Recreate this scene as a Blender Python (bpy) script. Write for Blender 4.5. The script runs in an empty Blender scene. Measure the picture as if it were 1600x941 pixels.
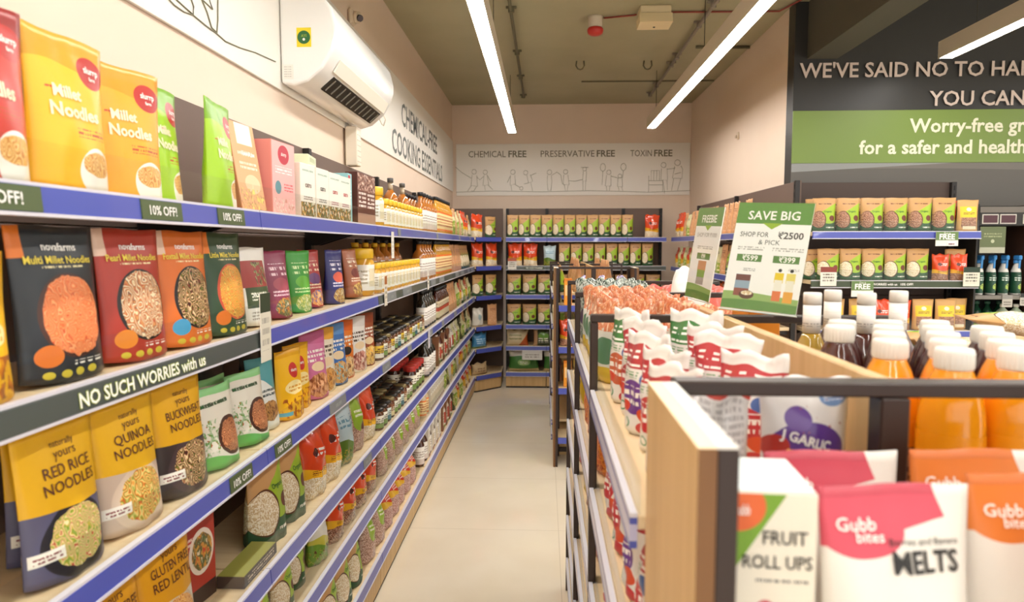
import bpy, math, random
from mathutils import Vector, Matrix, Euler
PI = math.pi
R = random.Random(11)
S = bpy.context.scene
COL = S.collection

# ------------------------------------------------------------------ camera, world, exposure
F_PX = 1067.0
cam = bpy.data.cameras.new('camera')
cam.sensor_width = 36.0
cam.lens = 36.0 * F_PX / 1600.0
cam.clip_start = .05
cam.dof.use_dof = True
cam.dof.focus_distance = 2.6
cam.dof.aperture_fstop = 4.5
cam_o = bpy.data.objects.new('camera', cam)
COL.objects.link(cam_o)
cam_o.location = (0, 0, 1.5)
cam_o.rotation_euler = (PI/2 - math.atan(86.5/F_PX), 0, math.atan(50/math.hypot(F_PX, 86.5)))
S.camera = cam_o
S.view_settings.view_transform = 'Standard'
S.view_settings.look = 'None'
S.view_settings.gamma = 1.0
S.view_settings.use_curve_mapping = False
S.view_settings.exposure = 0.95
W = bpy.data.worlds.new('world'); S.world = W; W.use_nodes = True
W.node_tree.nodes['Background'].inputs[0].default_value = (1.0, .955, .90, 1)
W.node_tree.nodes['Background'].inputs[1].default_value = .85
LED_STRENGTH = 19.0
LED_COLOR = (1.0, .97, .925)
S.cycles.use_denoising = True
S.cycles.max_bounces = 8
S.cycles.transparent_max_bounces = 24
S.cycles.caustics_reflective = False
S.cycles.caustics_refractive = False

# ------------------------------------------------------------------ materials
def lin(c):
    if isinstance(c, str):
        c = [int(c[i:i+2], 16)/255 for i in (0, 2, 4)]
    return tuple(x/12.92 if x <= .04045 else ((x+.055)/1.055)**2.4 for x in c[:3]) + (1,)

MATS = {}
def mat(name, color, rough=.5, metal=0.0, coat=0.0, spec=.5, emit=None, trans=0.0):
    if name in MATS: return MATS[name]
    m = bpy.data.materials.new(name); m.use_nodes = True
    b = m.node_tree.nodes['Principled BSDF']
    b.inputs['Base Color'].default_value = lin(color)
    b.inputs['Roughness'].default_value = rough
    b.inputs['Metallic'].default_value = metal
    b.inputs['Coat Weight'].default_value = coat
    b.inputs['Specular IOR Level'].default_value = spec
    b.inputs['Transmission Weight'].default_value = trans
    if emit:
        b.inputs['Emission Color'].default_value = (*LED_COLOR, 1)
        b.inputs['Emission Strength'].default_value = emit
    MATS[name] = m
    return m

class NT:
    """small node writer"""
    def __init__(s, m):
        s.nt = m.node_tree; s.n = s.nt.nodes; s.l = s.nt.links
    def put(s, x, sock):
        if isinstance(x, bpy.types.NodeSocket): s.l.new(x, sock)
        elif x is not None: sock.default_value = x
    def math(s, op, a, b=None, c=None):
        n = s.n.new('ShaderNodeMath'); n.operation = op
        s.put(a, n.inputs[0]); s.put(b, n.inputs[1]); s.put(c, n.inputs[2])
        return n.outputs[0]
    def vec(s, op, a, b=None):
        n = s.n.new('ShaderNodeVectorMath'); n.operation = op
        s.put(a, n.inputs[0]); s.put(b, n.inputs[1])
        return n.outputs['Value'] if op in ('LENGTH', 'DOT_PRODUCT') else n.outputs[0]
    def sep(s, v):
        n = s.n.new('ShaderNodeSeparateXYZ'); s.put(v, n.inputs[0]); return n.outputs
    def mix(s, f, a, b):
        n = s.n.new('ShaderNodeMix'); n.data_type = 'RGBA'
        s.put(f, n.inputs[0]); s.put(a, n.inputs[6]); s.put(b, n.inputs[7])
        return n.outputs[2]
    def noise(s, v, scale, detail=2.0, dist=0.0):
        n = s.n.new('ShaderNodeTexNoise'); s.put(v, n.inputs['Vector'])
        n.inputs['Scale'].default_value = scale; n.inputs['Detail'].default_value = detail
        n.inputs['Distortion'].default_value = dist
        return n.outputs['Fac']
    def ramp(s, f, stops, const=False):
        n = s.n.new('ShaderNodeValToRGB'); cr = n.color_ramp
        if const: cr.interpolation = 'CONSTANT'
        while len(cr.elements) < len(stops): cr.elements.new(.5)
        for e, (p, c) in zip(cr.elements, stops):
            e.position = p; e.color = lin(c)
        s.put(f, n.inputs[0]); return n.outputs[0]

def printm(name, base, layers, rough=.38, coat=0.0):
    """a printed package surface: flat shapes laid over each other in the package's own UV space (0..1)"""
    if name in MATS: return MATS[name]
    m = mat(name, base, rough, coat=coat); t = NT(m)
    uvn = t.n.new('ShaderNodeUVMap'); uv = uvn.outputs[0]
    su = t.sep(uv); U, V = su[0], su[1]
    col = lin(base)
    for ly in layers:
        k, p, c = ly[:3]; o = ly[3] if len(ly) > 3 else {}
        if k in ('rect', 'ell', 'food', 'lines', 'blot'):
            cx, cy, hx, hy = p
            d = t.vec('DIVIDE', t.vec('SUBTRACT', uv, (cx, cy, 0)), (hx, hy, 1))
            if k in ('ell', 'food'):
                if k == 'food':
                    nn = t.noise(uv, 9, 1)
                    ln = t.math('ADD', t.vec('LENGTH', d), t.math('MULTIPLY', nn, .25))
                    msk = t.math('LESS_THAN', ln, 1.12)
                else: msk = t.math('LESS_THAN', t.vec('LENGTH', d), 1.0)
            else:
                q = t.sep(t.vec('ABSOLUTE', d))
                msk = t.math('LESS_THAN', t.math('MAXIMUM', q[0], q[1]), 1.0)
            if k == 'lines':
                n = o.get('n', 5); per = 2*hy/n
                fr = t.math('FRACT', t.math('DIVIDE', t.math('ADD', V, 10-cy+hy), per))
                a = t.math('LESS_THAN', fr, .55)
                sc = t.vec('MULTIPLY', uv, (1.0, .9/per/60, 0))
                b = t.math('GREATER_THAN', t.noise(sc, o.get('s', 60), 0), .43)
                msk = t.math('MULTIPLY', msk, t.math('MULTIPLY', a, b))
            if k == 'blot':
                msk = t.math('MULTIPLY', msk, t.math('GREATER_THAN', t.noise(uv, o.get('s', 12), 2), o.get('t', .52)))
        elif k in ('above', 'below'):
            y0, a, f, ph = p
            w = t.math('MULTIPLY', t.math('SINE', t.math('MULTIPLY_ADD', U, f, ph)), a)
            msk = t.math('GREATER_THAN' if k == 'above' else 'LESS_THAN', t.math('SUBTRACT', V, w), y0)
        elif k == 'diag':
            ax, ay, cc = p
            msk = t.math('GREATER_THAN', t.vec('DOT_PRODUCT', uv, (ax, ay, 0)), cc)
        if isinstance(c, (list, tuple)) and not isinstance(c[0], (int, float)):
            sc = o.get('s', 14)
            if o.get('noodle'):
                n2 = t.noise(uv, sc*.35, 1)
                f = t.math('FRACT', t.math('MULTIPLY', n2, 11))
            elif o.get('grain'):
                vo = t.n.new('ShaderNodeTexVoronoi'); t.put(uv, vo.inputs['Vector']); vo.inputs['Scale'].default_value = sc*2
                f = t.sep(vo.outputs['Color'])[0]
            else:
                f = t.math('MULTIPLY_ADD', t.noise(uv, sc, 2, .6), 2.2, -.6)
            cc = t.ramp(f, [((i+.5)/len(c) if not o.get('grain') else i/len(c), x) for i, x in enumerate(c)], o.get('grain', False))
        else: cc = lin(c)
        col = t.mix(msk, col, cc)
    t.l.new(col, t.n['Principled BSDF'].inputs['Base Color'])
    return m

def wood(name, c1, c2, axis='Y', rough=.45, scale=1.0):
    if name in MATS: return MATS[name]
    m = mat(name, c1, rough); t = NT(m)
    tc = t.n.new('ShaderNodeTexCoord')
    st = {'X': (1.2, 28, 28), 'Y': (28, 1.2, 28), 'Z': (28, 28, 1.2)}[axis]
    v = t.vec('MULTIPLY', tc.outputs['Object'], tuple(x*scale for x in st))
    f = t.noise(v, 1.0, 4, .8)
    t.l.new(t.ramp(f, [(.3, c1), (.7, c2)]), t.n['Principled BSDF'].inputs['Base Color'])
    return m

def mottled(name, c1, c2, scale, rough=.6, spec=.5):
    if name in MATS: return MATS[name]
    m = mat(name, c1, rough, spec=spec); t = NT(m)
    tc = t.n.new('ShaderNodeTexCoord')
    t.l.new(t.ramp(t.noise(tc.outputs['Object'], scale, 4), [(.35, c1), (.65, c2)]), t.n['Principled BSDF'].inputs['Base Color'])
    return m

def clear_sheet(name):
    m = bpy.data.materials.new(name); m.use_nodes = True; t = NT(m)
    t.n.remove(t.n['Principled BSDF'])
    tr = t.n.new('ShaderNodeBsdfTransparent'); tr.inputs[0].default_value = (.96, .97, .96, 1)
    gl = t.n.new('ShaderNodeBsdfGlossy'); gl.inputs['Roughness'].default_value = .06
    lw = t.n.new('ShaderNodeLayerWeight'); lw.inputs[0].default_value = .5
    fac = t.math('MULTIPLY_ADD', t.math('POWER', lw.outputs['Facing'], 4.0), .22, .02)
    mx = t.n.new('ShaderNodeMixShader')
    t.l.new(fac, mx.inputs[0]); t.l.new(tr.outputs[0], mx.inputs[1]); t.l.new(gl.outputs[0], mx.inputs[2])
    t.l.new(mx.outputs[0], t.n['Material Output'].inputs[0])
    MATS[name] = m
    return m

ACRYL = clear_sheet('clear_acrylic')
BLACK = mat('black_metal', '1c1716', .45)
DARKB = mat('dark_brown_frame', '2f2019', .4)
PANELB = mat('brown_back_panel', '6d5a50', .6)
BLUE = mat('blue_price_rail', '4a55ac', .32, coat=.3)
SLATE = mat('slate_price_rail', '4b524e', .35, coat=.2)
RAILW = mat('pale_rail_edge', 'd5d3dc', .35)
GREENC = mat('green_offer_card', '4c5a35', .45)
OLIVE = mat('olive_banner', '3f4a35', .5)
WHITE = mat('white_print', 'f4f2ec', .5)
PAPER = mat('white_paper', 'eeeae2', .6)
INK = mat('black_ink', '1d1b1a', .5)
LIME = mat('lime_ink', '9fb23c', .5)
WOODL = wood('light_wood_shelf', 'ecd5ae', 'e0c397', 'Y')
WOODP = wood('light_wood_panel', 'd3b17e', 'c29e69', 'Z')
WOODE = mat('light_wood_edge', 'eed9b4', .5)
WOODN = wood('brown_wood_end', '74502c', '674222', 'Z')

# ------------------------------------------------------------------ mesh builder
class MB:
    def __init__(s): s.v = []; s.f = []; s.m = []; s.uv = []; s.mats = []; s.sm = []
    def mi(s, m):
        if m not in s.mats: s.mats.append(m)
        return s.mats.index(m)
    def face(s, idx, m, uv=None, smooth=False):
        s.f.append(tuple(idx)); s.m.append(s.mi(m)); s.uv.append(uv or [(0.02, 0.02)]*len(idx)); s.sm.append(smooth)
    def box(s, x0, x1, y0, y1, z0, z1, m, c=0.0, fm=None):
        """chamfered box; fm = material on the -Y face (with UV 0..1)"""
        c = min(c, (x1-x0)*.45, (y1-y0)*.45, (z1-z0)*.45)
        X = (x0, x1); Y = (y0, y1); Z = (z0, z1)
        if c <= 0:
            b = len(s.v)
            s.v += [(X[i], Y[j], Z[k]) for i in (0, 1) for j in (0, 1) for k in (0, 1)]
            uv = [(0, 0), (1, 0), (1, 1), (0, 1)]
            s.face([b+0, b+4, b+5, b+1], fm or m, uv)
            for q in ((2, 3, 7, 6), (0, 1, 3, 2), (4, 6, 7, 5), (0, 2, 6, 4), (1, 5, 7, 3)):
                s.face([b+i for i in q], m)
            return
        b = len(s.v); I = {}
        for i in (0, 1):
            for j in (0, 1):
                for k in (0, 1):
                    p = [X[i], Y[j], Z[k]]; sg = [1-2*i, 1-2*j, 1-2*k]
                    for a in range(3):
                        q = [p[t] + (0 if t == a else sg[t]*c) for t in range(3)]
                        I[i, j, k, a] = len(s.v); s.v.append(tuple(q))
        w, h = x1-x0, z1-z0
        uv = [(c/w, c/h), (1-c/w, c/h), (1-c/w, 1-c/h), (c/w, 1-c/h)]
        s.face([I[0, 0, 0, 1], I[1, 0, 0, 1], I[1, 0, 1, 1], I[0, 0, 1, 1]], fm or m, uv)
        s.face([I[1, 1, 0, 1], I[0, 1, 0, 1], I[0, 1, 1, 1], I[1, 1, 1, 1]], m)
        s.face([I[0, 1, 0, 0], I[0, 0, 0, 0], I[0, 0, 1, 0], I[0, 1, 1, 0]], m)
        s.face([I[1, 0, 0, 0], I[1, 1, 0, 0], I[1, 1, 1, 0], I[1, 0, 1, 0]], m)
        s.face([I[0, 1, 0, 2], I[1, 1, 0, 2], I[1, 0, 0, 2], I[0, 0, 0, 2]], m)
        s.face([I[0, 0, 1, 2], I[1, 0, 1, 2], I[1, 1, 1, 2], I[0, 1, 1, 2]], m)
        for i in (0, 1):
            for j in (0, 1):
                s.face([I[i, j, 0, 0], I[i, j, 1, 0], I[i, j, 1, 1], I[i, j, 0, 1]], m)
                s.face([I[i, 0, j, 0], I[i, 1, j, 0], I[i, 1, j, 2], I[i, 0, j, 2]], m)
                s.face([I[0, i, j, 1], I[1, i, j, 1], I[1, i, j, 2], I[0, i, j, 2]], m)
                for k in (0, 1):
                    s.face([I[i, j, k, 0], I[i, j, k, 1], I[i, j, k, 2]], m)
    def lathe(s, prof, m, n=16, cx=0, cy=0, mats=None, cap=True, sx=1.0, sy=1.0, uvspan=None):
        b = len(s.v)
        z0, z1 = uvspan or (prof[0][1], prof[-1][1])
        for r, z in prof:
            for k in range(n):
                a = 2*PI*k/n - PI/2
                s.v.append((cx+r*math.cos(a)*sx, cy+r*math.sin(a)*sy, z))
        for i in range(len(prof)-1):
            mm = mats[i] if mats else m
            for k in range(n):
                k2 = (k+1) % n
                u0, u1 = (k/n+.5) % 1, (k/n+.5) % 1+1/n
                va, vb = (prof[i][1]-z0)/(z1-z0+1e-9), (prof[i+1][1]-z0)/(z1-z0+1e-9)
                s.face([b+i*n+k, b+i*n+k2, b+(i+1)*n+k2, b+(i+1)*n+k], mm, [(u0, va), (u1, va), (u1, vb), (u0, vb)], True)
        if cap:
            s.face([b+k for k in range(n)][::-1], mats[0] if mats else m)
            e = b+(len(prof)-1)*n
            s.face([e+k for k in range(n)], mats[-1] if mats else m)
    def tube(s, pts, r, m, n=8):
        pts = [Vector(p) for p in pts]; b = len(s.v)
        for i, p in enumerate(pts):
            d = (pts[min(i+1, len(pts)-1)] - pts[max(i-1, 0)]).normalized()
            a = d.orthogonal().normalized() if abs(d.z) > .95 else d.cross(Vector((0, 0, 1))).normalized()
            c = d.cross(a)
            for k in range(n):
                t = 2*PI*k/n
                s.v.append(tuple(p + (a*math.cos(t)+c*math.sin(t))*r))
        for i in range(len(pts)-1):
            for k in range(n):
                k2 = (k+1) % n
                s.face([b+i*n+k, b+i*n+k2, b+(i+1)*n+k2, b+(i+1)*n+k], m, None, True)
        s.face([b+k for k in range(n)][::-1], m); e = b+(len(pts)-1)*n
        s.face([e+k for k in range(n)], m)
    def prism(s, poly, z0, z1, m, sides=None):
        """poly in xy, counter-clockwise"""
        n = len(poly); b = len(s.v)
        s.v += [(x, y, z0) for x, y in poly] + [(x, y, z1) for x, y in poly]
        s.face([b+i for i in range(n)][::-1], m); s.face([b+n+i for i in range(n)], m)
        for i in range(n):
            j = (i+1) % n
            s.face([b+i, b+j, b+n+j, b+n+i], (sides or {}).get(i, m))
    def extrude(s, prof, axis, a0, a1, m, smooth=False, caps=None):
        """closed profile of 2-D points extruded along x or y: prof gives (y,z) or (x,z)"""
        n = len(prof); b = len(s.v)
        for a in (a0, a1):
            for p, z in prof:
                s.v.append((a, p, z) if axis == 'x' else (p, a, z))
        for i in range(n):
            j = (i+1) % n
            s.face([b+i, b+j, b+n+j, b+n+i], m, None, smooth)
        s.face([b+i for i in range(n)][::-1], caps or m); s.face([b+n+i for i in range(n)], caps or m)
    def text(s, txt, fn, h, m, cx=0, cy=0, bold=0.0, sx=1.0, align='C', maxw=None, rot=0.0):
        """letters laid on a surface: fn(x, y) -> 3-D point; x, y in metres on the sheet"""
        V, F, x0, x1 = glyphs(txt, bold)
        k = h/.72; w = (x1-x0)*k*sx
        if maxw and w > maxw: sx *= maxw/w; w = maxw
        ox = {'C': -w/2, 'L': 0, 'R': -w}[align]; ca, sa = math.cos(rot), math.sin(rot)
        b = len(s.v)
        for x, y in V:
            px, py = (x-x0)*k*sx+ox, (y-.36)*k
            s.v.append(tuple(fn(cx+px*ca-py*sa, cy+px*sa+py*ca)))
        for f in F: s.face([b+i for i in f], m)
    def build(s, name, parent=None, loc=None, rot=None, link=True):
        me = s.mesh(name)
        o = bpy.data.objects.new(name, me)
        if link: COL.objects.link(o)
        if parent: o.parent = parent
        if loc: o.location = loc
        if rot: o.rotation_euler = rot
        return o
    def mesh(s, name):
        me = bpy.data.meshes.new(name)
        me.from_pydata(s.v, [], s.f)
        for m in s.mats: me.materials.append(m)
        me.polygons.foreach_set('material_index', s.m)
        me.polygons.foreach_set('use_smooth', s.sm)
        ul = me.uv_layers.new(name='UVMap')
        ul.data.foreach_set('uv', [c for u in s.uv for p in u for c in p])
        me.update()
        return me

GL = {}
def glyphs(txt, bold):
    k = (txt, bold)
    if k not in GL:
        cu = bpy.data.curves.new('t', 'FONT'); cu.body = txt; cu.size = 1; cu.resolution_u = 2; cu.offset = bold
        cu.fill_mode = 'FRONT'
        o = bpy.data.objects.new('t', cu); COL.objects.link(o)
        dg = bpy.context.evaluated_depsgraph_get(); ev = o.evaluated_get(dg); me = ev.to_mesh()
        V = [(v.co.x, v.co.y) for v in me.vertices]; F = [tuple(p.vertices) for p in me.polygons]
        ev.to_mesh_clear(); bpy.data.objects.remove(o); bpy.data.curves.remove(cu)
        xs = [v[0] for v in V] or [0]
        GL[k] = (V, F, min(xs), max(xs))
    return GL[k]

def tag(o, label=None, cat=None, group=None, kind=None):
    if label: o['label'] = label
    if cat: o['category'] = cat
    if group: o['group'] = group
    if kind: o['kind'] = kind
    return o
def empty(name, loc=(0, 0, 0), rz=0):
    o = bpy.data.objects.new(name, None); COL.objects.link(o); o.empty_display_size = .1
    o.location = loc; o.rotation_euler = (0, 0, rz); return o

# ------------------------------------------------------------------ the room
XL, YB, ZC = -1.03, 7.72, 3.06          # aircon wall, back wall, ceiling
XR, YM = 1.612, 4.60                     # pale side wall, mural wall
WALL = mottled('peach_white_paint', 'ecd8c5', 'e8d3bf', 1.5, .7)
CEIL = mottled('olive_grey_ceiling_paint', 'b0ab8e', 'a9a487', 2.2, .75)
DARKW = mottled('charcoal_wall_paint', '2d2c2a', '313030', 1.2, .45)
def struct(name, mb): return tag(mb.build(name), kind='structure')

def floor_mat():
    m = mat('cream_floor_tile', 'e6dac4', .16, spec=.45); t = NT(m)
    tc = t.n.new('ShaderNodeTexCoord'); p = tc.outputs['Object']
    q = t.sep(p)
    def joint(a, off):
        f = t.math('FRACT', t.math('DIVIDE', t.math('ADD', a, 30+off), .8))
        return t.math('LESS_THAN', f, .004)
    j = t.math('MAXIMUM', joint(q[0], .32), joint(q[1], .1))
    c = t.ramp(t.noise(p, 2.5, 3), [(.35, 'e8dcc6'), (.65, 'e2d5bd')])
    t.l.new(t.mix(j, c, lin('cdbfa6')), t.n['Principled BSDF'].inputs['Base Color'])
    t.l.new(t.math('MULTIPLY_ADD', t.noise(p, 5, 2), .06, .06), t.n['Principled BSDF'].inputs['Roughness'])
    return m
b = MB(); b.box(XL-.2, 6.2, -2.5, YB+.2, -.08, 0, floor_mat()); struct('floor', b)
b = MB(); b.box(XL-.2, 6.2, -2.5, YB+.2, ZC, ZC+.1, CEIL); struct('ceiling', b)
b = MB(); b.box(XL-.15, XL, -2.5, YB, 0, ZC, WALL); struct('wall_left', b)
b = MB(); b.box(XL-.15, XR+.02, YB, YB+.15, 0, ZC, WALL); struct('wall_back', b)
b = MB(); b.box(XR, XR+.15, YM+.12, YB, 0, ZC, WALL); b.box(XR, XR+.15, YM+.004, YM+.12, 0, ZC, WALL); struct('wall_right', b)
b = MB(); b.box(XR-.002, 6.2, YM, YM+.12, 0, ZC, DARKW); struct('wall_mural', b)
b = MB(); b.extrude([(1.69, 2.70), (1.88, 2.70), (1.88, ZC), (1.69, ZC)], 'y', -2.5, YM, mat('dark_grey_beam_paint', '55534a', .7)); struct('trim_beam', b)

# white graphic boards on the aircon wall and back wall
BOARD = mat('white_graphic_board', 'f0ece4', .5)
LINE = mat('olive_line_print', '85836a', .6)
GREYT = mat('olive_grey_lettering', '6f6b55', .5)
DGREY = mat('slate_lettering', '5f6662', .5)
bo = MB(); bo.box(XL+.002, XL+.012, -1.5, YB-.03, 2.10, 2.66, BOARD, .001)
brd = tag(bo.build('graphic_board'), 'long white board with slate words about chemical-free cooking behind the air conditioner', 'wall sign')
fn = lambda x, z: (XL+.0135, x, z)
lt = MB(); lt.text('CHEMICAL-FREE', fn, .165, DGREY, 5.72, 2.445, .012, maxw=1.62); lt.build('lettering', brd)
lt = MB(); lt.text('COOKING ESSENTIALS', fn, .165, DGREY, 5.72, 2.215, .012, maxw=2.25); lt.build('lettering', brd)
ln = MB(); P = lambda pts: [(XL+.014, y, z) for y, z in pts]
for pts in ([(1.86, 2.165), (1.89, 2.158), (1.94, 2.157), (1.99, 2.165), (2.07, 2.158), (2.13, 2.156), (2.19, 2.149), (2.30, 2.159), (2.42, 2.177), (2.6, 2.193)],
            [(2.15, 2.30), (2.147, 2.262), (2.143, 2.2), (2.134, 2.159), (2.10, 2.164), (2.075, 2.20), (2.02, 2.25), (1.95, 2.30)],
            [(1.85, 2.23), (1.903, 2.177), (1.99, 2.166), (1.995, 2.19), (1.95, 2.25)], [(2.02, 2.27), (2.05, 2.228), (2.11, 2.221), (2.08, 2.26)]):
    ln.tube(P(pts), .0022, LINE, 5)
ln.build('line_drawing', brd)

bo = MB(); bo.box(-.985, 1.605, YB-.012, YB-.002, 2.06, 2.63, BOARD, .001)
brd = tag(bo.build('graphic_board'), 'white board of line-drawn children playing under olive words on the back wall', 'wall sign')
fn = lambda x, z: (x, YB-.0135, z)
for s_, x0, x1, bd in (('CHEMICAL', -.846, -.43, 0), ('FREE', -.40, -.20, .02), ('PRESERVATIVE', -.04, .555, 0), ('FREE', .58, .78, .02), ('TOXIN', .95, 1.185, 0), ('FREE', 1.21, 1.41, .02)):
    lt = MB(); lt.text(s_, fn, .072, GREYT, (x0+x1)/2, 2.52, bd, maxw=x1-x0); lt.build('lettering', brd)
ln = MB()
def q(px, py): return (-.99+(px-50)/1500*2.61, YB-.014, 2.63-(py-35)/317*.57)
def stroke(*p): ln.tube([q(*a) for a in p], .0022, LINE, 4)
def loop(cx, cy, rx, ry=None):
    ry = ry or rx; stroke(*[(cx+rx*math.cos(a*PI/5), cy+ry*math.sin(a*PI/5)) for a in range(11)])
stroke((48, 175), (90, 210), (150, 245))
for c in ((168, 205, 15), (240, 208, 14), (418, 208, 15), (500, 212, 14), (652, 210, 15), (755, 208, 14), (876, 192, 12), (1030, 212, 14), (1100, 235, 12), (1375, 170, 16), (1462, 156, 18), (472, 308, 11)): loop(*c)
loop(992, 182, 17, 24); loop(1122, 180, 17, 22)
for p in (((155, 224), (148, 290), (190, 295), (185, 228)), ((150, 290), (125, 325)), ((185, 293), (165, 325), (150, 322)), ((185, 235), (205, 255), (228, 235)),
          ((232, 225), (225, 290), (262, 285), (252, 225)), ((235, 288), (240, 322)), ((258, 287), (288, 316)), ((255, 230), (275, 265)),
          ((402, 228), (400, 290), (435, 280), (430, 226)), ((402, 232), (382, 272)), ((406, 290), (412, 327)), ((430, 283), (462, 302)),
          ((508, 228), (518, 275), (545, 265), (530, 224)), ((535, 228), (568, 214)), ((532, 270), (545, 326)), ((520, 274), (490, 282)),
          ((640, 228), (638, 275), (643, 322), (662, 322), (668, 270), (664, 228)), ((668, 228), (700, 209), (725, 228), (735, 280), (750, 290)),
          ((744, 226), (740, 285), (778, 288), (770, 226)), ((748, 288), (755, 326)), ((772, 290), (766, 326)), ((775, 262), (815, 266), (862, 256)),
          ((853, 182), (900, 182)), ((868, 206), (864, 265), (886, 265), (888, 206)), ((866, 265), (867, 326)), ((883, 265), (882, 326)),
          ((992, 206), (988, 290)), ((1122, 203), (1117, 245), (1090, 248), (1045, 236)), ((1016, 228), (1008, 296), (1044, 296), (1044, 228)), ((1014, 296), (1020, 328)), ((1038, 296), (1034, 328)),
          ((1088, 249), (1086, 300), (1118, 302), (1114, 249)), ((1092, 300), (1096, 326)), ((1112, 302), (1120, 326)),
          ((1283, 332), (1283, 235)), ((1283, 265), (1372, 265)), ((1283, 290), (1372, 290)), ((1372, 265), (1372, 330)), ((1298, 262), (1298, 203), (1350, 203), (1350, 262)), ((1315, 203), (1315, 262)), ((1333, 203), (1333, 262)),
          ((1362, 190), (1360, 260), (1402, 262), (1398, 190)), ((1372, 262), (1385, 342)), ((1398, 262), (1402, 322)), ((1398, 195), (1430, 192), (1448, 188)),
          ((1445, 178), (1432, 250), (1492, 252), (1496, 195), (1484, 176)), ((1445, 225), (1485, 215)), ((1440, 252), (1428, 325)), ((1485, 252), (1465, 325)),
          ((52, 330), (300, 324), (600, 330), (900, 324), (1150, 330), (1280, 335), (1550, 325))): stroke(*p)
ln.build('line_drawing', brd)

# mural on the dark wall
mu = MB(); mu.box(XR-.002, 5.6, YM-.012, YM-.001, 2.035, 2.37, mat('green_mural_band', '748c3f', .45), .001)
mural = tag(mu.build('mural_sign'), 'green banded mural on the charcoal wall with pale words about worry-free shopping', 'wall sign')
fn = lambda x, z: (x, YM-.0145, z)
PALE = mat('pale_pink_lettering', 'd3c2b8', .5); PALEW = mat('pale_green_lettering', 'e6e6cd', .5)
lt = MB(); lt.text("WE'VE SAID NO TO HARMFUL", fn, .094, PALE, 1.641, 2.627, .016, 1.0, 'L', maxw=2.13); lt.build('lettering', mural)
lt = MB(); lt.text("YOU CAN TRUST", fn, .094, PALE, 2.463, 2.443, .016, 1.0, 'L', maxw=1.17); lt.build('lettering', mural)
lt = MB(); lt.text("Worry-free groceries", fn, .088, PALEW, 2.347, 2.273, .022, 1.0, 'L', maxw=1.39); lt.build('lettering', mural)
lt = MB(); lt.text("for a safer and healthier you", fn, .088, PALEW, 2.035, 2.137, .022, 1.0, 'L', maxw=1.93); lt.build('lettering', mural)
lo = MB(); LAND = printm('grey_mural_landscape', '5b5752', [('above', (.62, .30, 2.2, 1.2), '6d6862'), ('diag', (-.5, 1, .87), '8d8f8e')], .45)
lo.box(XR-.002, 5.6, YM-.01, YM-.001, 1.6, 2.034, LAND, 0, LAND)
lo.build('landscape_print', mural)

# ------------------------------------------------------------------ ceiling fittings
HOUS = mat('beige_light_housing', 'd6cab6', .5)
DIFF = mat('lit_diffuser', 'ffffff', .5, emit=LED_STRENGTH)
WIRE = mat('dark_cable', '3a382f', .6)
def led(x, y0, y1, label, w=.082, h=.095, z=2.6, wires=()):
    t = empty('linear_ceiling_light', (x, (y0+y1)/2, z))
    L = (y1-y0)/2
    a = MB(); prof = [(-w/2, .012), (-w/2, h), (w/2, h), (w/2, .012), (w/2, -.002), (w/2-.004, -.002), (w/2-.004, .010), (-w/2+.004, .010), (-w/2+.004, -.002), (-w/2, -.002)]
    a.extrude(prof, 'y', -L, L, HOUS); a.build('housing', t)
    d = MB(); d.box(-w/2+.0045, w/2-.0045, -L+.003, L-.003, .0, .009, DIFF); d.build('diffuser', t)
    for yy in wires:
        c = MB(); c.tube([(0, yy-(y0+y1)/2, h), (0, yy-(y0+y1)/2, ZC-z)], .0025, WIRE, 6); c.build('suspension_cable', t)
    tag(t, label, 'ceiling light', 'linear lights under the olive ceiling')
led(-.315, -2.0, 6.78, 'long linear light hanging above the aisle beside the air conditioner', wires=(2.2, 4.3, 6.4))
led(1.0, -2.0, 6.58, 'long linear light hanging over the island shelf towards the pale side wall', wires=(2.2, 4.45, 6.3))
led(2.355, -2.0, 4.24, 'linear light ending in front of the dark mural lettering', wires=(2.2, 3.95))
led(3.9, -2.0, 4.2, 'linear light farthest along the mural wall from the aisle', wires=(2.2, 3.9))

PIPE = mat('grey_conduit', '8d8478', .5); PIPED = mat('olive_conduit', '6a6650', .6); REDC = mat('red_cable', '8e3b33', .5)
a = MB(); a.tube([(1.072, 2.5, 3.028), (1.074, 7.2, 3.028)], .013, PIPE, 8)
cp = tag(a.build('ceiling_conduit'), 'grey conduit pipe running along the ceiling between red siren and second light', 'pipe')
for yy in (3.4, 4.55, 4.95, 5.75, 6.0, 6.75, 7.15):
    c = MB(); c.box(1.035, 1.112, yy-.012, yy+.012, 3.045, ZC, PIPE, .003); c.box(1.055, 1.091, yy-.010, yy+.010, 3.01, 3.046, PIPE, .004); c.build('pipe_clamp', cp)
a = MB(); a.tube([(-.23, 2.5, 3.035), (-.215, 7.25, 3.035)], .011, PIPED, 8)
cp = tag(a.build('ceiling_conduit'), 'olive painted conduit running along the ceiling beside the air conditioner side light', 'pipe')
for yy in (4.6, 5.6, 6.4, 7.2):
    c = MB(); c.box(-.255, -.185, yy-.01, yy+.01, 3.045, ZC, PIPED, .003); c.box(-.24, -.2, yy-.01, yy+.01, 3.02, 3.046, PIPED, .003); c.build('pipe_clamp', cp)
a = MB(); a.tube([(.35, 6.66, 3.055), (1.60, 6.68, 3.055)], .008, PIPED, 6); tag(a.build('ceiling_conduit'), 'thin olive conduit crossing the ceiling near the back wall', 'pipe')
a = MB(); a.tube([(1.18, 5.54, 3.046), (1.60, 5.56, 3.046)], .012, PIPED, 6); tag(a.build('ceiling_conduit'), 'short olive conduit on the ceiling meeting the pale side wall', 'pipe')
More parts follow.
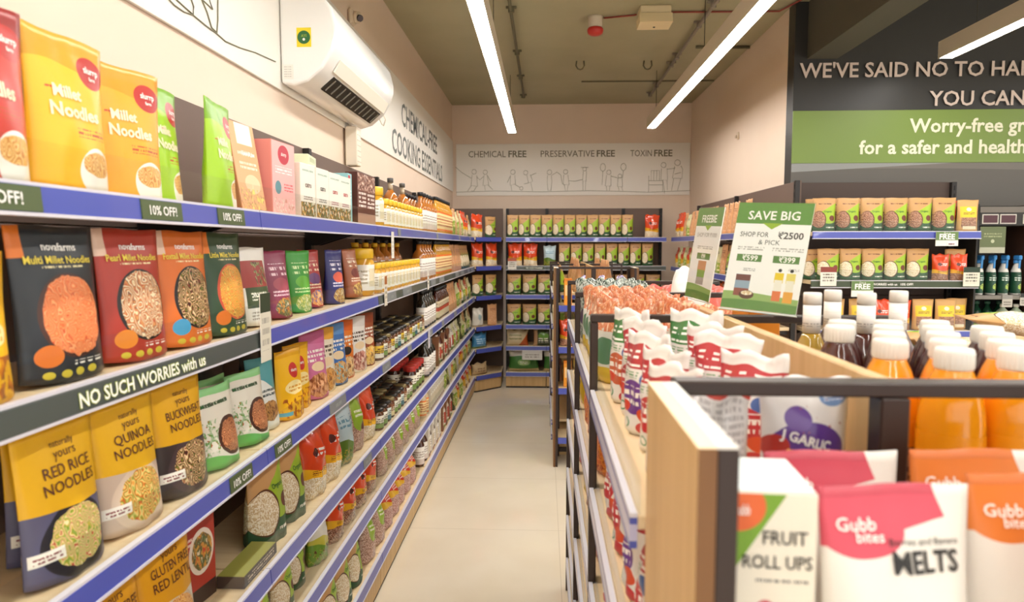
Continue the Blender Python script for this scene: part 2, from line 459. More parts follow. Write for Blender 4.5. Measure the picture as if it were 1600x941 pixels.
# siren, call box, red cable
t = empty('fire_siren', (.345, 4.83, ZC)); a = MB()
a.lathe([(.048, -.075), (.048, -.01), (.052, 0)], mat('siren_white_base', 'cfc4b0', .5), 16); a.build('base', t)
a = MB(); a.lathe([(.012, -.125), (.035, -.122), (.05, -.112), (.055, -.095), (.055, -.085), (.049, -.0755)], mat('red_siren_plastic', 'c4302a', .35), 20); a.build('siren_lens', t)
tag(t, 'red fire siren on a white base fixed to the olive ceiling', 'alarm')
t = empty('emergency_light_box', (.72, 4.68, ZC)); CREAM = mat('cream_plastic', 'e2d2ac', .45)
a = MB(); a.box(-.10, .10, -.07, .07, -.055, 0, CREAM, .006); a.build('casing', t)
a = MB(); a.extrude([(-.11, -.12), (-.085, -.056), (.085, -.056), (.06, -.12)], 'x', -.105, .105, mat('cream_plastic_cover', 'eedcb2', .4)); a.build('cover', t)
a = MB(); a.lathe([(.008, -.124), (.008, -.1205)], INK, 10); a.build('screw', t)
tag(t, 'cream plastic box on the ceiling beside the red siren', 'fitting')
a = MB(); a.tube([(.40, 4.82, 3.047), (.6, 4.78, 3.05), (.615, 4.77, 3.05)], .006, REDC, 6); a.tube([(.828, 4.73, 3.05), (1.2, 4.74, 3.05), (1.55, 4.74, 3.048), (1.66, 4.4, 3.048)], .006, REDC, 6)
tag(a.build('alarm_cable'), 'thin red cable across the ceiling between siren and cream box', 'cable')
for i, (x, y) in enumerate(((.30, 5.95), (.87, 5.97))):
    a = MB(); a.tube([(x-.03, y, ZC), (x-.035, y, 3.02), (x-.02, y, 2.995), (x, y, 2.988), (x+.02, y, 2.995), (x+.035, y, 3.02), (x+.03, y, ZC)], .006, PIPED, 6)
    tag(a.build('ceiling_hook'), ('bare U-shaped hook alone in the middle of the olive ceiling', 'U-shaped ceiling hook beside the grey conduit pipe')[i], 'hook', 'hooks on the ceiling')

# air conditioner, trunking, camera
ACW = mat('white_aircon_plastic', 'f6f5f2', .25, coat=.4)
t = empty('air_conditioner', (XL+.014, 3.15, 2.12)); Lh = .50
prof = [(0, 0.005), (.05, -.004), (.105, .012), (.165, .062), (.205, .125), (.222, .18), (.222, .215), (.205, .285), (.18, .318), (.15, .33), (0, .33)]
a = MB(); a.extrude(prof, 'y', -Lh, Lh, ACW, False); o = a.build('casing', t)
bv = o.modifiers.new('b', 'BEVEL'); bv.width = .012; bv.segments = 3; bv.limit_method = 'ANGLE'; bv.angle_limit = math.radians(50)
for p in o.data.polygons[:10]: p.use_smooth = True
a = MB(); dk = mat('dark_vent', '26221e', .6); d_ = Vector((.06, .05)).normalized(); nx, nz = d_.y*.004, -d_.x*.004
a.extrude([(.108+nx, .0145+nz), (.163+nx, .0605+nz), (.163, .0655), (.108, .02)], 'y', -.36, .42, dk); vent = a.build('air_outlet', t)
for k in range(11):
    a = MB(); yy = -.33+k*.072; a.extrude([(.114+2*nx, .0195+2*nz), (.158+2*nx, .0565+2*nz), (.158, .0605), (.114, .0235)], 'y', yy, yy+.006, mat('grey_louver', '8f8a80', .5)); a.build('vertical_louver', vent)
a = MB(); a.extrude([(.172+nx*3, .074+nz*3), (.200+nx*2, .118+nz), (.203, .118), (.175, .071)], 'y', -.40, .44, mat('cream_flap', 'efe9dc', .35)); a.build('flap', t)
a = MB(); sf = lambda x, z: (x, -Lh-.0015, z)
def disc(m_, cx, cz, r, mm, yy, n=24):
    b_ = len(m_.v); m_.v += [(cx+r*math.cos(2*PI*k/n), yy, cz+r*math.sin(2*PI*k/n)) for k in range(n)]; m_.face([b_+k for k in range(n)], mm)
a.box(.066, .122, -Lh-.0015, -Lh+.0, .140, .212, mat('yellow_sticker', 'f2dc2e', .4))
disc(a, .094, .176, .025, mat('sticker_green', '2e6a3a', .4), -Lh-.002); disc(a, .094, .168, .005, WHITE, -Lh-.0024)
a.text('AYI', lambda x, z: (x, -Lh-.0026, z), .010, LIME, .094, .182, .02); a.build('energy_sticker', t)
a = MB(); a.box(.006, .05, -Lh-.001, -Lh, .02, .075, PAPER)
for k in range(5): a.text('=== = ==', lambda x, z: (x, -Lh-.0015, z), .005, INK, .028, .03+k*.009, 0, maxw=.036)
a.build('rating_label', t)
ac = tag(t, 'white split air conditioner with yellow star sticker high on the wall', 'air conditioner')
a = MB(); TR = mat('white_trunking_plastic', 'eae2d2', .45)
a.box(XL+.013, XL+.075, 3.50, 3.575, 1.91, 2.108, TR, .004)
for k in range(6): a.box(XL+.075, XL+.0765, 3.505, 3.57, 1.93+k*.027, 1.934+k*.027, mat('trunking_groove', 'd2c8b6', .5))
tag(a.build('pipe_trunking'), 'white vertical trunking running down the wall beneath the air conditioner', 'trunking')
a = MB(); a.tube([(.16, .485, .08), (.17, .52, .05), (.15, .56, .025), (.13, .60, .04), (.11, .62, .08)], .003, TR, 6); a.build('drain_tube', ac)
t = empty('security_camera', (XL, 3.66, 2.70)); a = MB(); CW = mat('warm_white_camera', 'dcc7ad', .4)
a.box(.0, .03, -.04, .04, -.04, .04, CW, .012); a.build('mount', t)
a = MB(); a.tube([(.03, 0, 0), (.055, -.005, -.005)], .03, CW, 14); a.build('body', t)
a = MB(); a.tube([(.055, -.01, -.008), (.066, -.02, -.014)], .017, mat('camera_lens', '3a221a', .2), 14); a.build('lens', t)
tag(t, 'small round security camera on the wall past the air conditioner', 'camera')
t = MB(); t.box(XR-.012, XR, 5.83, 5.87, 2.38, 2.44, CW, .004); t.box(XR-.03, XR-.012, 5.84, 5.86, 2.39, 2.415, CW, .004)
tag(t.build('wall_sensor'), 'tiny pale sensor on the bare side wall under the ceiling light', 'sensor')

# ------------------------------------------------------------------ shelving
ZS = [1.583, 1.288, .985, .67, .443, .165]      # shelf tops, shared by all the tall shelving
def shelf(par, x0, x1, D, z, rail=BLUE, guard=True, bracket=True, board=WOODL, name='shelf', cards=()):
    a = MB(); a.box(x0+.003, x1-.003, .012, D-.002, z-.022, z, board, .002); sh = a.build(name, par)
    a = MB()
    a.extrude([(-.001, z+.004), (.011, z+.004), (.011, z-.001), (-.001, z-.001)], 'x', x0+.002, x1-.002, RAILW)
    a.extrude([(-.002, z-.001), (.011, z-.001), (.011, z-.038), (-.005, z-.038)], 'x', x0+.002, x1-.002, rail)
    a.extrude([(-.007, z-.038), (.011, z-.038), (.011, z-.043), (-.007, z-.043)], 'x', x0+.002, x1-.002, RAILW)
    a.build('price_rail', sh)
    if guard:
        a = MB(); a.box(x0+.004, x1-.004, .0125, .0145, z+.0005, z+.066, ACRYL); a.build('acrylic_guard', sh)
    if bracket:
        dp = .082 if bracket == 2 else .05; bx = .09 if bracket == 2 else D-.075
        for xx in (x0+.03, x1-.03):
            a = MB(); a.extrude([(D-.004, z-.0225), (D-.004, z-dp), (D-.03, z-dp), (bx, z-.034), (bx, z-.0225)], 'x', xx-.004, xx+.004, BLACK); a.build('bracket', sh)
    for (c0, c1, txt, m, tm, hh) in cards:
        a = MB(); f_ = lambda x, q: (x, -.0068-.0001*0, z-.0195+q)
        a.extrude([(-.0045, z-.002), (-.002, z-.002), (-.005, z-.037), (-.0075, z-.037)], 'x', c0, c1, m)
        g_ = lambda x, q: (x, -.0068+.0857*q-.0006, z-.0195+q)
        if hh > .018: a.text(txt, lambda x, q: (x, -.0068+.0857*q-.0003, z-.0195+q), hh, LIME, (c0+c1)/2, 0, .05, maxw=(c1-c0)*.9)
        a.text(txt, g_, hh, tm, (c0+c1)/2, 0, .015, maxw=(c1-c0)*.86)
        a.build('offer_card', sh)
    return sh

def bay(loc, rz, L, D, label, zs=ZS, last=False, guard=True, rails={}, cards={}, top=1.905, panel=PANELB, group=None, skip=()):
    t = empty('shelving_bay', loc, rz)
    a = MB()
    for k in range(5):
        z0, z1 = .09+(top-.09)*k/5, .09+(top-.09)*(k+1)/5
        a.box(.001, L-.001, D+.001, D+.016, z0+.001, z1-.001, panel, .002)
    a.build('back_panel', t)
    for xx in ([0, L] if last else [0]):
        a = MB(); a.box(xx-.016, xx+.016, D-.028, D+.0005, .0, top-.002, BLACK, .002)
        for k in range(34): a.box(xx-.004, xx+.004, D-.0286, D-.0279, .2+k*.05, .23+k*.05, mat('slot_dark', '060606', .8))
        a.build('upright', t)
    for i, z in enumerate(zs):
        if i in skip: continue
        deck = i == len(zs)-1
        shelf(t, 0, L, D-.028, z, rails.get(i, BLUE), guard and not deck, 0 if deck else (2 if i < 2 and D < .31 and guard else 1), cards=cards.get(i, ()), name='base_deck' if deck else 'shelf')
    a = MB(); a.box(.003, L-.003, .006, D-.03, .018, zs[-1]-.045, WOODP, .002); a.box(.003, L-.003, .012, D-.03, .0, .018, BLACK); a.build('plinth', t)
    return tag(t, label, 'shelving', group)

XF = -.70
OFF = lambda a, b_: (a, b_, '10% OFF!', GREENC, WHITE, .017)
BIG = (.33, 1.04, 'NO SUCH WORRIES with us', SLATE, WHITE, .0225)
FAINT = lambda a, b_, t_: (a, b_, t_, mat('grey_price_card', '7f8284', .4), mat('pale_card_print', 'aeb2ae', .5), .012)
yb = [.48, 1.66, 2.84, 4.02, 5.20, 6.03, 6.86]
words_ = ['nearest the camera with the dark rail of green words', 'beneath the air conditioner with coloured snack packs', 'just past the air conditioner holding golden jars', 'under the wall words holding slim oil bottles', 'next to the last one before the corner', 'last before the back corner']
for i in range(6):
    L = yb[i+1]-yb[i]
    rails = {1: SLATE} if i == 0 or i >= 2 else {}
    cards = {}
    if i == 0:
        cards = {0: [OFF(.28, .442), OFF(.678, .81), OFF(.956, 1.085)], 1: [BIG], 2: [OFF(.97, 1.085)]}
    elif i == 1: cards = {2: [OFF(.045, .16), FAINT(.5, .68, '10% OFF!')], 3: [FAINT(.9, 1.02, '8 06 1225')]}
    else: cards = {1: [FAINT(.16, .34, 'LA 28'), FAINT(.5, .72, '10% OFF!')], 2: [FAINT(.05, .2, '10% OFF!'), FAINT(.6, .7, '2.50')], 0: [FAINT(.40, .46, '%')]}
    bay((XF, yb[i], 0), PI/2, L, .30, 'tall brown shelving bay '+words_[i], rails=rails, cards=cards, last=False, group=None)
# chamfered corner bay
t = empty('shelving_bay', (0, 0, 0)); poly = [(-.695, 6.865), (-.445, 7.125), (-.445, 7.52), (-.99, 7.52), (-.99, 6.865)]
for i, z in enumerate(ZS):
    a = MB(); a.prism([poly[k] for k in (0, 1, 2, 3, 4)], z-.022, z, WOODL); sh = a.build('base_deck' if i == 5 else 'shelf', t)
    a = MB(); d = Vector((.25, .26, 0)).normalized(); n = Vector((d.y, -d.x, 0))
    p0, p1 = Vector((-.695, 6.865, 0))+d*.01, Vector((-.445, 7.125, 0))-d*.01
    a.prism([tuple((p0+n*.014).xy), tuple((p1+n*.014).xy), tuple((p1+n*.002).xy), tuple((p0+n*.002).xy)], z-.04, z+.003, BLUE); a.build('price_rail', sh)
a = MB(); a.prism([(-.69, 6.87), (-.45, 7.12), (-.45, 7.5), (-.98, 7.5), (-.98, 6.87)], .016, .12, WOODP); a.prism([(-.70, 6.87), (-.45, 7.13), (-.45, 7.5), (-.98, 7.5), (-.98, 6.87)], 0, .016, BLACK); a.build('plinth', t)
a = MB(); a.box(-1.012, -.998, 6.87, 7.53, .1, 1.905, PANELB, .002); a.box(-.997, -.45, 7.53, 7.546, .1, 1.905, PANELB, .002); a.build('back_panel', t)
tag(t, 'chamfered corner shelving bay joining aircon wall to back wall', 'shelving')
XB = [-.40, .03, .86, 1.26]
for i, lb in enumerate(('narrow back wall shelving bay at the end of the aisle floor', 'wide back wall shelving bay seen above the farther island', 'back wall shelving bay next to the pale side wall')):
    bay((XB[i], 7.12, 0), 0, XB[i+1]-XB[i], .40, lb, guard=False, last=i == 2, rails={1: SLATE} if i < 3 else {}, cards={1: [(.2, XB[i+1]-XB[i]-.03, 'NO SUCH WORRIES', OLIVE, WHITE, .014)]} if i == 0 else {})
for i, (ya, yc) in enumerate(((7.06, 5.70), (5.70, 4.36))):
    bay((1.30, ya, 0), -PI/2, ya-yc, .28, ('shelving bay along the pale side wall nearer the back corner', 'shelving bay along the pale side wall nearer the mural')[i], guard=False, last=i == 1)
bay((1.615, 4.21, 0), 0, .985, .32, 'shelving bay under the green mural with two rows of kraft pouches', guard=True, last=True, cards={1: [(.15, .72, 'NO SUCH WORRIES with us   10% OFF!', OLIVE, WHITE, .014)]}, panel=mat('dark_back_panel', '4a3b34', .6), rails={1: OLIVE})
# dark cleaning-goods bay beside it
t = empty('shelving_bay', (2.64, 4.30, 0)); CH = mat('charcoal_shelf', '232220', .5); SH = mat('grey_shelf_edge', '77736c', .4)
a = MB(); a.box(0, 1.3, .262, .277, .05, 1.75, CH, .002); a.build('back_panel', t)
for xx in (-.012, .328, 1.30):
    a = MB(); a.box(xx, xx+.012, .0, .26, 0, 1.75, CH if xx != .328 else mat('brown_divider', '4a2f22', .5), .002); a.build('side_panel', t)
for z in (1.195, .94, .60, .2):
    for x0, x1 in ((0, .328), (.34, 1.3)):
        a = MB(); a.box(x0+.001, x1-.001, .01, .258, z-.018, z, CH, .002); sh = a.build('shelf', t)
        a = MB(); a.box(x0+.001, x1-.001, .002, .0095, z-.024, z+.002, SH, .002); a.build('price_rail', sh)
a = MB(); a.box(0, 1.3, .0, .26, 1.62, 1.74, CH, .003); hd = a.build('header', t)
a = MB(); a.box(.0, 1.3, -.004, -.0005, 1.70, 1.735, mat('grey_header_strip', '6b655e', .5)); a.build('header_strip', hd)
for k in range(5):
    a = MB(); MG = (mat('plum_photo_card', '4a2731', .5), mat('white_photo_card', 'd8d4ce', .5))[k > 1]
    x0 = .015+k*.105+(.03 if k > 1 else 0)
    a.box(x0, x0+.095, -.004, -.0005, 1.632, 1.69, mat('card_border', 'c9c5bd', .5)); a.box(x0+.006, x0+.089, -.0055, -.004, 1.638, 1.684, MG)
    if k > 1: a.lathe([(.001, 1.655), (.012, 1.66), (.001, 1.665)], mat('card_accent', ('a33a55', '7b6d86', '3e7f86')[k-2], .5), 8, x0+.03, -.006, cap=False, sy=.1); a.text('kk', lambda x, z: (x0+.06+x, -.006, 1.66+z), .012, INK)
    a.build('photo_card', hd)
tag(t, 'dark shelving bay of cleaning bottles beside the mural shelving', 'shelving')

def island(xl, y0, W_, ys, zl, zr, label, mid, ztop=1.353, ends=(1.10, .82, .54, .2)):
    t = empty('island_shelving', (xl, y0, 0)); FR = DARKB
    for y in ys:
        a = MB()
        e0 = .0432 if y == 0 else 0
        a.box(e0, e0+.016, y, y+.03, .0, ztop-.0165, FR, .002); a.box(W_-e0-.016, W_-e0, y, y+.03, 0, ztop-.0165, FR, .002)
        a.box(mid-.0155, mid+.0155, y, y+.03, 0, ztop-.0165, FR, .002); a.box(e0, W_-e0, y, y+.03, ztop-.016, ztop, FR, .002); a.box(e0+.0165, W_-e0-.0165, y+.002, y+.028, .03, .06, FR, .002)
        a.build('frame', t)
    for k in range(len(ys)-1):
        ya, yc = ys[k]+.031, ys[k+1]-.001
        a = MB(); a.box(mid-.009, mid+.009, ya, yc, .07, ztop, WOODP, .002); a.build('spine_panel', t)
        a = MB(); a.box(.02, mid-.011, ya, yc, .0, .12, WOODP, .002); a.box(mid+.011, W_-.02, ya, yc, 0, .12, WOODP, .002); a.build('plinth', t)
        for side, zz in ((0, zl), (1, zr)):
            for z in zz:
                a = MB(); x0, x1 = ((.0095, mid-.011), (mid+.011, W_-.0095))[side]
                a.box(x0, x1, ya, yc, z-.018, z, WOODL, .002); sh = a.build('shelf', t)
                a = MB(); s_ = -1 if side == 0 else 1; xe = (0, W_)[side]
                for q0, q1, m_ in ((-.040, -.031, BLUE), (-.031, -.011, mat('blue_rail_glare', 'b9b8d8', .3, coat=.3)), (-.011, -.003, BLUE), (-.003, .002, RAILW)):  # lavender middle strip is grazing glare painted onto the blue rail
                    xs_ = sorted((xe, xe-s_*.009)); a.box(xs_[0], xs_[1], ya, yc, z+q0, z+q1, m_)
                a.build('price_rail', sh)
                a = MB(); xs_ = sorted((xe-s_*.0105, xe-s_*.0125)); a.box(xs_[0], xs_[1], ya, yc, z+.0005, z+.045, ACRYL); a.build('acrylic_guard', sh)
    # end cap facing the front of the shop
    for s_ in (0, 1):
        f_ = lambda v: v if s_ == 0 else W_-v
        e = empty('end_panel', (0, 0, 0)); e.parent = t
        xs_ = sorted((f_(.013), f_(.0268))); a = MB(); a.box(xs_[0], xs_[1], -.246, -.002, .0, ztop-.0005, WOODP, .001)
        a.box(xs_[0], xs_[1], -.2475, -.2465, .0, ztop-.0005, WOODN); a.box(xs_[0], xs_[1], -.247, -.002, ztop-.0005, ztop, WOODE)
        a.build('wood_board', e)
        xs_ = sorted((f_(.027), f_(.043))); a = MB(); a.box(xs_[0], xs_[1], -.247, -.002, 0, ztop-.0008, mat('dark_end_board', '2a1b17', .4), .001); a.box(xs_[0], xs_[1], -.247, -.002, ztop-.0008, ztop, mat('board_top_glare', 'cbc8c2', .4)); a.build('dark_board', e)  # thin pale cap paints glare onto the dark board's top
    for z in ends:
        a = MB(); a.box(.044, W_-.044, -.235, -.002, z-.018, z, WOODL, .002); sh = a.build('end_shelf', t)
        a = MB(); a.box(.044, W_-.044, -.246, -.2355, z-.04, z+.002, BLUE, .002); a.build('price_rail', sh)
    return tag(t, label, 'shelving')
NX, NY, NW = .10, .74, .63
NYS = [0, .71, 1.42, 2.13]
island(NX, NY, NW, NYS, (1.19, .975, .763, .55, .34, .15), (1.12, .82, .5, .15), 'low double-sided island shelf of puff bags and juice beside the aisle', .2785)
FX, FY = .055, 4.79
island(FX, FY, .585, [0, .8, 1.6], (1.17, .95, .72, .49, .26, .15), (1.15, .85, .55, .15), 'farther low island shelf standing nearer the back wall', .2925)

# ------------------------------------------------------------------ goods: shapes
def pouch(w, h, d, m, texts=(), kind='stand', seed=0, n=(12, 14), cr=0.0, sl=None, wr=1.0):
    a = MB(); nu, nv = n; top = 1.0
    def T(v):
        if kind == 'stand': t_ = max(0.0, min(1.0, (v-.10)/.82)); return d/2*math.cos(PI/2*t_)**.85
        if kind == 'pillow': return d/2*max(0, math.sin(PI*min(1, max(0, (v-.03)/.93))))**.5
        t_ = max(0.0, min(1.0, (v-.55)/.37)); return d/2*(1-t_**1.6)*(1 if v > .06 else .75+.25*v/.06)     # bag
    def surf(u, v, sgn=-1):
        s_ = 2*u-1; t_ = T(v); q = max(0.0, 1-abs(s_)**2.4)**.75
        k = t_/(d/2)
        wf = 1-.045*math.sin(PI*v)-(.05*k if kind != 'stand' else 0)
        y = t_*q+.0012+wr*d*(.05*k*math.sin(8*s_+seed)*math.sin(9*v+2*seed)*q+.03*q*math.sin(13*s_+3*seed)*max(0, v-.55)*(1-k))
        y = max(y, .0008)*sgn
        c = max(0.0, v-.72)/.28
        bend = cr*(math.sin(5*s_+seed*1.7)*.9+math.sin(11*s_+seed)*.4)*c
        x = w/2*s_*wf*(1-.10*c*min(1, cr*40)) + cr*.5*math.sin(3*v*4+seed)*c
        z = h*v + (.03*h*s_*s_*max(0, 1-v/.12) if kind == 'stand' else 0) + cr*.9*math.sin(6*s_+2.3*seed)*c + .006*h*math.sin(4*s_+seed)*c
        return (x, y+bend, z)
    for sg in (-1, 1):
        b = len(a.v)
        for j in range(nv+1):
            for i in range(nu+1): a.v.append(surf(i/nu, j/nv, sg))
        for j in range(nv):
            for i in range(nu):
                q = [b+j*(nu+1)+i, b+j*(nu+1)+i+1, b+(j+1)*(nu+1)+i+1, b+(j+1)*(nu+1)+i]
                uv = [(i/nu, j/nv), ((i+1)/nu, j/nv), ((i+1)/nu, (j+1)/nv), (i/nu, (j+1)/nv)]
                if sg > 0: q = q[::-1]; uv = uv[::-1]
                a.face(q, m, uv, True)
    B = (nu+1)*(nv+1); ring = [i for i in range(nu+1)]; ring = ring + [j*(nu+1)+nu for j in range(1, nv+1)] + [nv*(nu+1)+i for i in range(nu-1, -1, -1)] + [j*(nu+1) for j in range(nv-1, 0, -1)]
    for k in range(len(ring)):
        p, r_ = ring[k], ring[(k+1) % len(ring)]
        uvp = lambda e: ((e % (nu+1))/nu, (e//(nu+1))/nv)
        a.face([p, p+B, r_+B, r_], m, [uvp(p), uvp(p), uvp(r_), uvp(r_)], True)
    for tx in texts:
        txt, cx, cy, ch, tm, bold = tx[:6]; mw = tx[6] if len(tx) > 6 else .9; rot = tx[7] if len(tx) > 7 else 0
        def fn(x, y):
            p = surf(min(.995, max(.005, x/w+.5)), min(.995, max(.005, y/h)))
            return (p[0], p[1]-.0016, p[2])
        a.text(txt, fn, ch*h, tm, (cx-.5)*w, cy*h, bold, maxw=mw*w, rot=rot)
    return a
def carton(w, d, h, m, side, texts=(), top=None):
    a = MB(); a.box(-w/2, w/2, -d/2, d/2, 0, h, side, .0015, m)
    if top: a.box(-w/2+.002, w/2-.002, -d/2+.002, d/2-.002, h, h+.0006, top)
    for tx in texts:
        txt, cx, cy, ch, tm, bold = tx[:6]; mw = tx[6] if len(tx) > 6 else .9; rot = tx[7] if len(tx) > 7 else 0
        a.text(txt, lambda x, y: (x, -d/2-.0008, y), ch*h, tm, (cx-.5)*w, cy*h, bold, maxw=mw*w, rot=rot)
    return a

GOODS = {}
def good(key, name, cat, desc, group, wdh, parts):
    """parts: list of (part name, MB or [variants]); the first is the thing's own body"""
    GOODS[key] = dict(name=name, cat=cat, desc=desc, group=group, wdh=wdh,
                      parts=[(n_, [x.mesh(n_) for x in (p if isinstance(p, list) else [p])]) for n_, p in parts])
def bottle_parts(prof_body, m_body, prof_cap, m_cap, lab=None, m_lab=None, n=16, prof_neck=None, m_neck=None):
    a = MB(); a.lathe(prof_body, m_body, n); out = [('body', a)]
    a = MB(); a.lathe(prof_cap, m_cap, n); out.append(('cap', a))
    if lab: a = MB(); a.lathe(lab, m_lab, n, cap=False); out.append(('label', a))
    if prof_neck: a = MB(); a.lathe(prof_neck, m_neck, n); out.append(('neck_sleeve', a))
    return out
ROWS = {}
ORD = 'first second third fourth fifth sixth seventh eighth ninth tenth eleventh twelfth thirteenth fourteenth fifteenth sixteenth seventeenth eighteenth nineteenth twentieth'.split()
ORD += ['twenty-'+x for x in ORD[:9]] + ['thirtieth'] + ['thirty-'+x for x in ORD[:9]] + ['fortieth'] + ['forty-'+x for x in ORD[:9]] + ['fiftieth'] + ['fifty-'+x for x in ORD[:9]]
def put(row, key, x, y, z, rz, rx=0.0, ry=0.0, sc=1.0, desc=None, label=None):
    g = GOODS[key]; r = None
    for k, (n_, ms) in enumerate(g['parts']):
        me = ms[R.randrange(len(ms))]
        o = bpy.data.objects.new(g['name'] if k == 0 else n_, me); COL.objects.link(o)
        if k == 0:
            r = o; o.location = (x, y, z); o.rotation_euler = (rx, ry, rz); o.scale = (sc, sc, sc)
            o['category'] = g['cat']
        else: o.parent = r
    if label: r['label'] = label
    else: ROWS.setdefault(row, {}).setdefault(desc or g['desc'], []).append((r, g['group']))
    return r

# ------------------------------------------------------------------ goods: designs
W_, K_ = WHITE, INK
CREAMT = mat('cream_print', 'f3e6c4', .5); REDT = mat('red_print', 'b9252c', .45); YELT = mat('yellow_print', 'e8d34a', .45)
BRNT = mat('brown_print', '5b2f22', .5); GRNT = mat('green_print', '2f6a35', .5); PURT = mat('purple_print', '5a3a8a', .5); GREYP = mat('grey_print', '8c8a88', .5)
NOOD = ['c8742c', 'f0c27a', 'e8a64e', 'f6dca0', 'd98a3a']; PASTA = ['e06a38', 'f09a60', 'c9481f', 'f4b27c', 'e8804a']; SALAD = ['f0e2b0', 'c9b040', '6f9a2c', 'e6d490', 'b8402a']; DARKF = ['3a1c14', '8a3c26', 'e9d9a8', 'a8502c', '5d7a2a']
GRAIN = ['efe3c8', 'd9c39a', 'f6eedd', 'cdb083']; SEED = ['8a5a44', 'b98467', '6e4434', 'cfa58a']; BERRY = ['c8402e', 'e0b04a', '7c5a3c', '4d6b34', 'e9d8b8']
N1 = dict(s=22, noodle=1); G1 = dict(s=34, grain=1); G2 = dict(s=12)

# noodle pouches of the top shelf (bowls of noodles on coloured film)
def noodle_pouch(nm, base, dark):
    m = printm(nm, base, [('above', (.80, .02, 7, 0), dark), ('ell', (.80, .80, .20, .105), 'b3261f'), ('lines', (.30, .64, .14, .012), 'c23a2a', {'n': 1}),
                          ('lines', (.68, .385, .22, .03), 'b5481f', {'n': 2}), ('ell', (.72, .13, .27, .17), 'f3efe8'), ('food', (.72, .19, .23, .085), NOOD, N1)], .32)
    return pouch(.165, .243, .055, m, [('slurrp', .80, .82, .045, W_, .02, .3), ('farm', .80, .765, .026, W_, .02, .18), ('Millet', .40, .63, .075, CREAMT, .03, .5), ('Noodles', .48, .515, .085, CREAMT, .03, .78)], n=(18, 18), seed=len(nm))
good('slurrp_red', 'noodle_pouch', 'noodle pouch', 'red noodle pouch with bowl picture', '', (.165, .055, .243), [('pouch', noodle_pouch('print_noodle_red', 'c23a2e', '8f1f1c'))])
good('slurrp_yel', 'noodle_pouch', 'noodle pouch', 'yellow noodle pouch with red logo and noodle bowl', '', (.165, .055, .243), [('pouch', noodle_pouch('print_noodle_yellow', 'f2b72c', 'd59a1c'))])
good('slurrp_org', 'noodle_pouch', 'noodle pouch', 'amber noodle pouch with red logo and noodle bowl', '', (.165, .055, .243), [('pouch', noodle_pouch('print_noodle_amber', 'f0a52a', 'dd9420'))])
good('slurrp_grn', 'noodle_pouch', 'noodle pouch', 'lime green noodle pouch turned on the top shelf', 'green noodle pouches', (.15, .05, .235), [('pouch', noodle_pouch('print_noodle_green', '9fca2e', '78a81f'))])
# boxes of the top shelf
m = printm('print_khapli', 'eba878', [('rect', (.55, .87, .3, .12), 'f6ead8'), ('lines', (.55, .64, .34, .03), 'fff4e4', {'n': 1, 's': 30}), ('lines', (.55, .52, .34, .05), 'f8e4cc', {'n': 2}), ('ell', (.6, .3, .3, .11), 'f5c9a0'), ('blot', (.5, .12, .5, .12), ['d8b84a', 'a86a58', 'f0dc70'], G2)], .4)
good('khapli', 'snack_box', 'box', 'peach snack box leaning back beside green noodle pouches', '', (.13, .05, .225), [('box', carton(.13, .05, .225, m, mat('khapli_side', 'b9764a', .5), [('KHAPLI', .55, .65, .055, W_, .02, .7)]))])
m = printm('print_pink_box', 'f2b6b2', [('ell', (.5, .83, .24, .13), 'c23a4c'), ('lines', (.5, .62, .36, .045), 'fdf0ee', {'n': 2}), ('ell', (.25, .38, .13, .09), '5f8d96'), ('lines', (.7, .4, .2, .06), 'd8545a', {'n': 3}), ('blot', (.5, .13, .45, .11), ['e9c9b0', 'f6e6dc', 'd88a7a'], G2)], .4)
good('pinkbox', 'snack_box', 'box', 'tall pink snack box with round red logo', '', (.15, .06, .205), [('box', carton(.15, .055, .205, m, mat('pink_side', 'e58f86', .5), [('slurrp', .5, .84, .05, W_, .02, .36)], mat('red_flap', 'c8403c', .5)))])
def catru(nm, tm, dk):
    m = printm(nm, 'f2eadd', [('lines', (.5, .87, .36, .03), '8fae9a', {'n': 1}), ('blot', (.5, .1, .5, .2), BERRY, dict(s=9, t=.40)), ('lines', (.5, .38, .3, .04), dk, {'n': 2})], .4)
    return carton(.115, .05, .165, m, mat('cream_side', 'e9dfd0', .5), [('catru', .5, .62, .10, tm, .01, .74)])
good('catru_brn', 'cereal_box', 'box', 'cream cereal box with brown lettering', '', (.115, .05, .165), [('box', catru('print_cereal_brown', BRNT, '6b4a3a'))])
good('catru_blk', 'cereal_box', 'box', 'cream cereal box with black lettering beside purple edge', '', (.115, .05, .165), [('box', catru('print_cereal_black', K_, '4a4848'))])
good('catru_red', 'cereal_box', 'box', 'cream cereal box with crimson lettering', 'cereal boxes with crimson lettering', (.115, .05, .165), [('box', catru('print_cereal_crimson', REDT, 'a33355'))])
m = printm('print_brown_box', '6a3a2e', [('blot', (.5, .82, .45, .16), ['e8d2be', 'b98a70', 'f4e6da'], G2), ('lines', (.5, .5, .38, .16), 'f0e4da', {'n': 4, 's': 26}), ('rect', (.5, .1, .5, .12), 'b98f7c')], .4)
good('brownbox', 'snack_box', 'box', 'tall brown box with white lettering', 'brown boxes on the top shelf', (.115, .05, .205), [('box', carton(.115, .05, .205, m, mat('brown_side', '55291f', .5)))])
m = printm('print_aqua_box', '9ccfd2', [('rect', (.3, .9, .3, .06), 'c8404a'), ('lines', (.5, .6, .3, .1), 'e8f6f4', {'n': 3})], .4)
good('aquabox', 'snack_box', 'box', 'thin aqua box with red top edge', '', (.05, .06, .19), [('box', carton(.05, .06, .19, m, mat('aqua_side', '8fc3c8', .5)))])
m = printm('print_green_sachet', 'dfe3c4', [('lines', (.5, .6, .35, .2), '8aa05a', {'n': 3})], .4)
